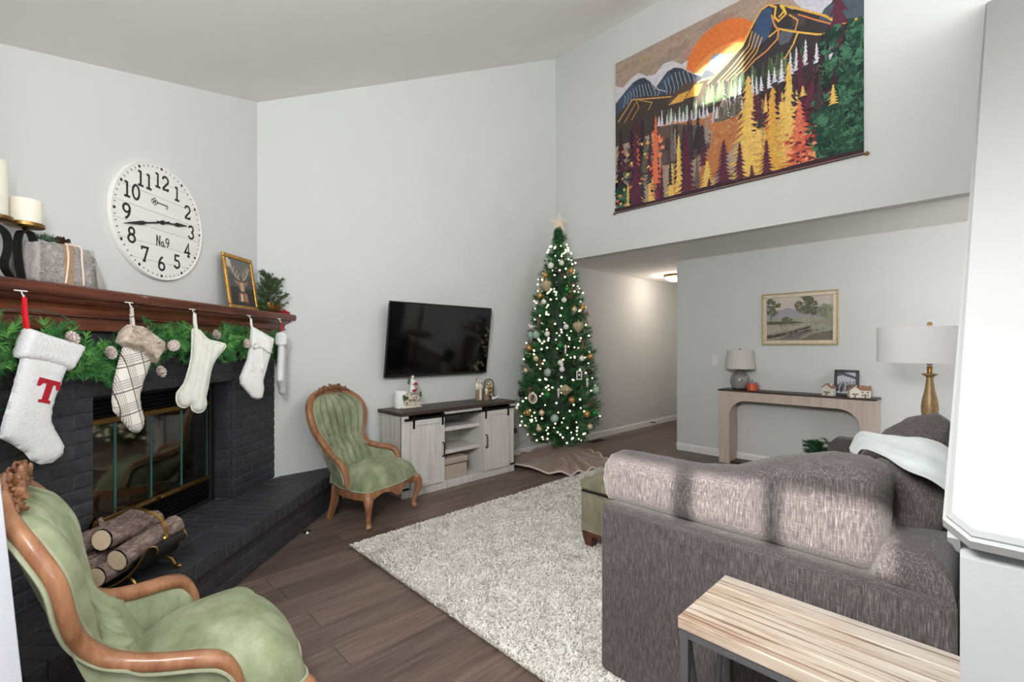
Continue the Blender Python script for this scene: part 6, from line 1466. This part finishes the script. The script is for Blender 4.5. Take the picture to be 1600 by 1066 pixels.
fol(.09, .22, .13, .18, [(84, 92, 70), (104, 110, 84), (66, 72, 56), (124, 126, 98)], 60); fol(.62, .2, .16, .2, [(92, 96, 70), (110, 108, 78), (76, 78, 60), (134, 128, 94), (96, 84, 62)], 90); fol(.92, .36, .11, .16, [(134, 138, 104), (112, 122, 92), (150, 148, 112)], 40); fol(.34, .52, .09, .05, [(104, 106, 84), (88, 92, 72)], 16); fol(.72, .36, .05, .06, [(92, 90, 66)], 10)
for x in (.58, .62, .655): A.line([(x, .42), (x+.005, .6)], .010, (196, 186, 164))
A.line([(.08, .35), (.075, .56)], .014, (70, 62, 48))
for i in range(70): x = .1+.6*g.random(); y = .98-(x*.32)+.08*g.random()-.04; A.line([(x, y), (x+.05, y-.015)], .007, g.choice([(200, 194, 186), (90, 80, 78), (150, 140, 138), (64, 58, 54)]))
for i in range(50): x = g.random(); A.blob(x, .62+.36*g.random(), .02, .010, g.choice([(104, 112, 88), (138, 136, 112), (120, 118, 98)]), 8, .4)
A.build('landscape_print', M['paint'], pa)

# little evergreen between sofa arm and console
pp = thing('small_evergreen', 'small bushy artificial evergreen peeking out behind the sofa arm', 'plant', (4.99, 1.105, 0))
MB().lathe([(.09, 0), (.12, .22), (.115, .225), (.105, .2), (0, .2)], 24).build('pot', M['whitecer'], pp); MB().tube([(0, 0, .18), (0, 0, .44)], .012, 6).build('stem', M['darkwood'], pp)
g_ = np.random.default_rng(17); k = 90; ang = g_.random(k)*2*PI; zz = .27+.20*g_.random(k); rr = .13*np.sqrt(g_.random(k))
cen = np.stack([rr*np.cos(ang), rr*np.sin(ang), zz], 1); ax = np.stack([np.cos(ang), np.sin(ang), g_.normal(size=k)*.5+.2], 1)
V, Fc, cc = sprigs(cen, ax, .07, 60, .034, .004, (.02, .09, .03), seed=18); o = rawmesh('needles', V, Fc, M['needle'], pp, cc); o['kind'] = 'stuff'
MB().tube([(.05*math.cos(a)-.03, -.02-.03*math.sin(a)*.3, .475+.035*math.sin(a)) for a in [i*PI/8-.6 for i in range(12)]], .003, 5).build('wire_curl', M['chrome'], pp)

# gold lamp on an end table beyond the sofa
et = thing('end_table', 'round dark end table carrying the gold lamp behind the sofa', 'table', (4.78, .325, 0))
MB().lathe([(.25, .55), (.26, .555), (.26, .575), (.25, .58), (0, .58)], 36).build('table_top', M['darkwood'], et); MB().lathe([(.02, .03), (.03, .2), (.022, .5), (.05, .55), (0, .55)], 16).lathe([(.16, 0), (.16, .02), (.03, .035), (0, .035)], 30).build('pedestal', M['darkwood'], et)
gl = thing('table_lamp', 'tall aged gold lamp with wide white drum shade behind the sofa', 'lamp', (4.78, .325, .58))
MB().lathe([(.085, 0), (.085, .02), (.04, .04), (.034, .10), (.046, .20), (.053, .28), (.048, .34), (.032, .42), (.022, .50), (.022, .522), (.030, .53), (.048, .543), (.048, .549), (.016, .553), (0, .553)], 36).build('base', M['goldlamp'], gl)
MB().lathe([(.016, .55), (.018, .60), (.014, .61), (0, .61)], 14).build('socket', M['brass'], gl); MB().ball((0, 0, .655), .034, 14, 10, (1, 1, 1.25)).build('bulb', M['whitecer'], gl)
MB().lathe([(.322, .635), (.322, .905), (.319, .905), (.319, .635), (.322, .635)], 64).build('shade', M['shade'], gl)
MB().box((-.23, -.228, .77), (.004, .006, .268), .001, Matrix.Rotation(PI/4, 3, 'Z')).build('shade_seam', M['linen'], gl, smooth=False)
MB().lathe([(.004, .66), (.004, .905), (.013, .912), (.019, .928), (.013, .943), (0, .948)], 14).tube([(-.32, 0, .90), (.32, 0, .90)], .003, 5).build('finial', M['goldlamp'], gl)
# ------------------------------------------------------------------ rug
RX0, RX1, RY0, RY1 = 1.372, 4.42, .45, 2.945
rg = thing('shag_rug', 'thick cream and grey shag rug on the wooden floor', 'rug', (0, 0, 0))
MB().box(((RX0+RX1)/2, (RY0+RY1)/2, .006), (RX1-RX0-.01, RY1-RY0-.01, .010), .003).build('rug_backing', M['skirttrim'], rg, smooth=False)
g_ = np.random.default_rng(77)
def pile(n, x0, x1, y0, y1, wd, hh):
    x = x0+(x1-x0)*g_.random(n); y = y0+(y1-y0)*g_.random(n); a = g_.random(n)*2*PI; lean = .010+.022*g_.random(n); h = hh*(.6+.6*g_.random(n))
    d = np.stack([np.cos(a), np.sin(a), np.zeros(n)], 1); e = np.stack([-np.sin(a), np.cos(a), np.zeros(n)], 1)*wd
    b = np.stack([x, y, np.full(n, .008)], 1); m1 = b+d*lean[:, None]*.45; m1[:, 2] += h*.75; t = b+d*lean[:, None]*1.25; t[:, 2] += h
    V = np.stack([b-e*.6, b+e*.6, m1+e*.7, m1-e*.7, t+e*.5, t-e*.5], 1).reshape(-1, 3)
    V[:, 0] = np.clip(V[:, 0], RX0-.012, RX1+.012); V[:, 1] = np.clip(V[:, 1], RY0-.012, RY1+.015)
    i = np.arange(n)[:, None]*6; Fc = np.concatenate([i+np.array([[0, 1, 2, 3]]), i+np.array([[3, 2, 4, 5]])], 1).reshape(-1, 4)
    f = np.array([noise.noise(Vector((p*9, q*9, 0)))+.6*noise.noise(Vector((p*26, q*26, 3))) for p, q in zip(x, y)])
    s_ = np.clip(.86+.17*f+.09*g_.normal(size=n), .5, 1.02)
    col = np.stack([.90*s_, .86*s_, .79*s_, np.ones(n)], 1)
    return V, Fc, np.repeat(col, 2, 0)
V, Fc, cc = pile(125000, RX0, 2.75, .75, RY1, .0042, .020); o = rawmesh('pile', V, Fc, M['rug'], rg, cc); o['kind'] = 'stuff'
V, Fc, cc = pile(60000, 2.75, RX1, .75, RY1, .0050, .020); o = rawmesh('pile', V, Fc, M['rug'], rg, cc); o['kind'] = 'stuff'

# ------------------------------------------------------------------ sectional sofa
SX = 1.56; sf = thing('sectional_sofa', 'dark grey slub fabric sectional sofa seen from behind on the right', 'sofa', (0, 0, 0)); so = M['sofa']
MB().box((SX+.07, .578, .372), (.14, 1.044, .665), .014).build('back_panel', so, sf)
MB().box((2.94, .13, .372), (2.72, .14, .665), .014).build('long_back_panel', so, sf)
MB().box((4.22, .46, .345), (.22, .80, .61), .05).build('arm', so, sf)
MB().box((2.9, .56, .20), (2.42, .72, .26), .02).build('base', so, sf)
MB().box((2.10, .64, .20), (.80, .92, .26), .02).build('short_base', so, sf)
for x_, w_ in ((2.08, .76), (2.86, .78), (3.69, .80)):
    MB().puff([(x_-w_/2, .22), (x_+w_/2, .22), (x_+w_/2, .96), (x_-w_/2, .96)], .085, .07, .05, lambda a, b, h: (a, b, .405+h)).build('seat_cushion', so, sf, angle=80)
def tf1(a, b, h): return (1.705-h+.03*(b-.7), a, b)
c1o = [(.225, .69), (.20, .76), (.192, .95), (.205, .995), (.25, 1.018), (.34, 1.018), (.5, .975), (.62, .925), (.76, .905), (.95, .905), (1.08, .905), (1.145, .872), (1.158, .79), (1.135, .69)]
MB().puff(c1o, .100, .065, .024, tf1, extra=lambda a, b: .018*noise.noise(Vector((a*4, b*5, .3)))+.006*noise.noise(Vector((a*14, b*9, 2)))).build('back_cushion', so, sf, angle=80)
def pillow(P0, e, poly, T, R, name, mat, lean=0):
    e = Vector(e).normalized(); nr = Vector((e.y, -e.x, 0)); P0 = Vector(P0)
    return MB().puff(poly, T, R, .022, lambda a, b, h: P0+e*a+Vector((0, 0, b))+nr*(-h+lean*(b-.8)), extra=lambda a, b: .012*noise.noise(Vector((a*8, b*8, P0.x)))).build(name, mat, sf, angle=80)
pillow((1.905, .19, 0), (.42, -.9, 0), [(-.14, .68), (-.16, .85), (-.15, .95), (-.06, .985), (.04, .955), (.10, .90), (.125, .84), (.10, .785), (.06, .745), (.02, .69), (-.02, .665), (-.08, .66)], .085, .09, 'back_cushion', so)
pillow((2.62, .235, 0), (.5, -.866, 0), [(-.22, .50), (-.22, .80), (-.16, .90), (-.08, .99), (.0, 1.04), (.09, 1.06), (.13, 1.03), (.15, .8), (.14, .50)], .10, .10, 'back_cushion', so)
MB().puff([(1.585, .058), (2.0, .058), (2.0, .24), (1.72, .27), (1.60, .22)], .10, .07, .02, lambda a, b, h: (a, b, .70+h)).build('corner_pad', so, sf, angle=80)
for x_, y_ in ((1.62, 1.04), (1.62, .12), (4.25, .12), (4.25, .80), (2.9, .85), (2.46, 1.03)): MB().lathe([(.02, .015), (.026, .075), (0, .075)], 12, (x_, y_, 0)).build('foot', M['darkwood'], sf)
th_ = thing('throw_blanket', 'crumpled white throw draped over the sofa cushions', 'blanket', (0, 0, 0))
near = smoothpath([(2.16, .36, .90), (2.02, .315, .965), (1.86, .235, .985), (1.775, .175, .975), (1.755, .12, .955), (1.77, .075, .915), (1.79, .055, .86)], 6)
far = smoothpath([(2.40, .42, .90), (2.30, .37, .985), (2.20, .285, 1.00), (2.15, .22, 1.02), (2.12, .16, 1.03), (2.12, .10, 1.00), (2.12, .06, .93)], 6)
def thr(u_, v_):
    i = u_*(len(near)-1); j = min(len(near)-2, int(i)); p = near[j].lerp(near[j+1], i-j); q = far[j].lerp(far[j+1], i-j); r_ = p.lerp(q, v_)
    f = noise.noise(Vector((u_*3, v_*9, 0)))*.012+.008*math.sin(v_*16+u_*3)+.010*math.sin(PI*v_)
    return r_+Vector((0, 0, f+.004))
MB().grid(60, 26, thr).build('throw_cloth', M['throw'], th_, angle=120)

# ------------------------------------------------------------------ ottoman
ot = thing('ottoman', 'olive green velvet storage ottoman with dark wooden feet on the rug', 'ottoman', (2.91, 1.445, .02)); ov = M['olive']
MB().box((0, 0, .232), (.90, .89, .265), .012).build('body', ov, ot); MB().box((0, 0, .408), (.915, .905, .076), .022).build('lid', ov, ot); MB().box((0, 0, .368), (.89, .88, .012)).build('lid_gap', M['matteblack'], ot, smooth=False)
for sx in (-1, 1):
    for sy in (-1, 1): MB().tube([(sx*.405, sy*.40, .10), (sx*.40, sy*.395, .0)], [.048, .032], sec=[(-.8, -.8), (.8, -.8), (.8, .8), (-.8, .8)], ref=(1, 0, 0)).build('leg', M['darkwood'], ot, smooth=False)
for q in (((-.0, -.43, .095), (.74, .02, .03)), ((0, .43, .095), (.74, .02, .03)), ((-.435, 0, .095), (.02, .73, .03)), ((.435, 0, .095), (.02, .73, .03))): MB().box(*q, .002).build('base_rail', M['darkwood'], ot, smooth=False)

# ------------------------------------------------------------------ rustic side table behind the sofa
tb = thing('side_table', 'narrow bleached plank side table with dark metal legs behind the sofa', 'table', (1.380, .3225, 0))
x = -.165; ztop = .600
for w_ in (.082, .090, .076, .082):
    MB().box((x+w_/2, 0, ztop-.0165), (w_-.0012, .555, .033), .0025).build('board', M['tableplank'], tb, smooth=False); x += w_
rm = M['tablerail']; LX, LY = .148, .262; tz = ztop-.033
for sx in (-1, 1):
    for sy in (-1, 1): MB().box((sx*LX, sy*LY, (tz-.004)/2+.002), (.022, .022, tz-.004), .002).build('leg', rm, tb, smooth=False)
    MB().box((sx*LX, 0, tz-.012), (.022, LY*2-.022, .022), .002).build('top_rail', rm, tb, smooth=False); MB().box((sx*LX, 0, .05), (.018, LY*2-.022, .018), .002).build('bottom_rail', rm, tb, smooth=False)
for sy in (-1, 1):
    MB().box((0, sy*LY, tz-.012), (LX*2-.022, .022, .022), .002).build('top_rail', rm, tb, smooth=False); MB().box((0, sy*LY, .05), (LX*2-.022, .018, .018), .002).build('bottom_rail', rm, tb, smooth=False)
    for sx in (-1, 1): MB().tube([(sx*.130, sy*LY, tz-.024), (sx*.010, sy*LY, .06)], .0065, 6).build('strut', rm, tb)

# ------------------------------------------------------------------ curtain at the left edge
cu = thing('curtain', 'white textured curtain edge at the far left of the photo', 'curtain', (-.30, 1.48, 0))
def cur(u_, v_):
    z = 2.30*v_+.02; right = .270-.072*z if z < 1.1 else max(.06, .191-.5*(z-1.1))
    return (.008+right*u_, .012*math.sin(u_*9+v_*1.5)+.15*u_*0, z)
m = MB(); m.grid(30, 40, cur); m.grid(30, 40, lambda a, b: Vector(cur(a, b))+Vector((0, .012, 0))); fix(m.build('curtain_cloth', M['curtain'], cu, angle=120))
MB().tube([(.02, 0, 2.34), (.24, 0, 2.34)], .010, 8).build('rod_end', M['oldbrass'], cu)

for t_ in list(SC.objects):
    if t_.type == 'EMPTY' and not t_.children and t_.get('kind') != 'structure': bpy.data.objects.remove(t_)
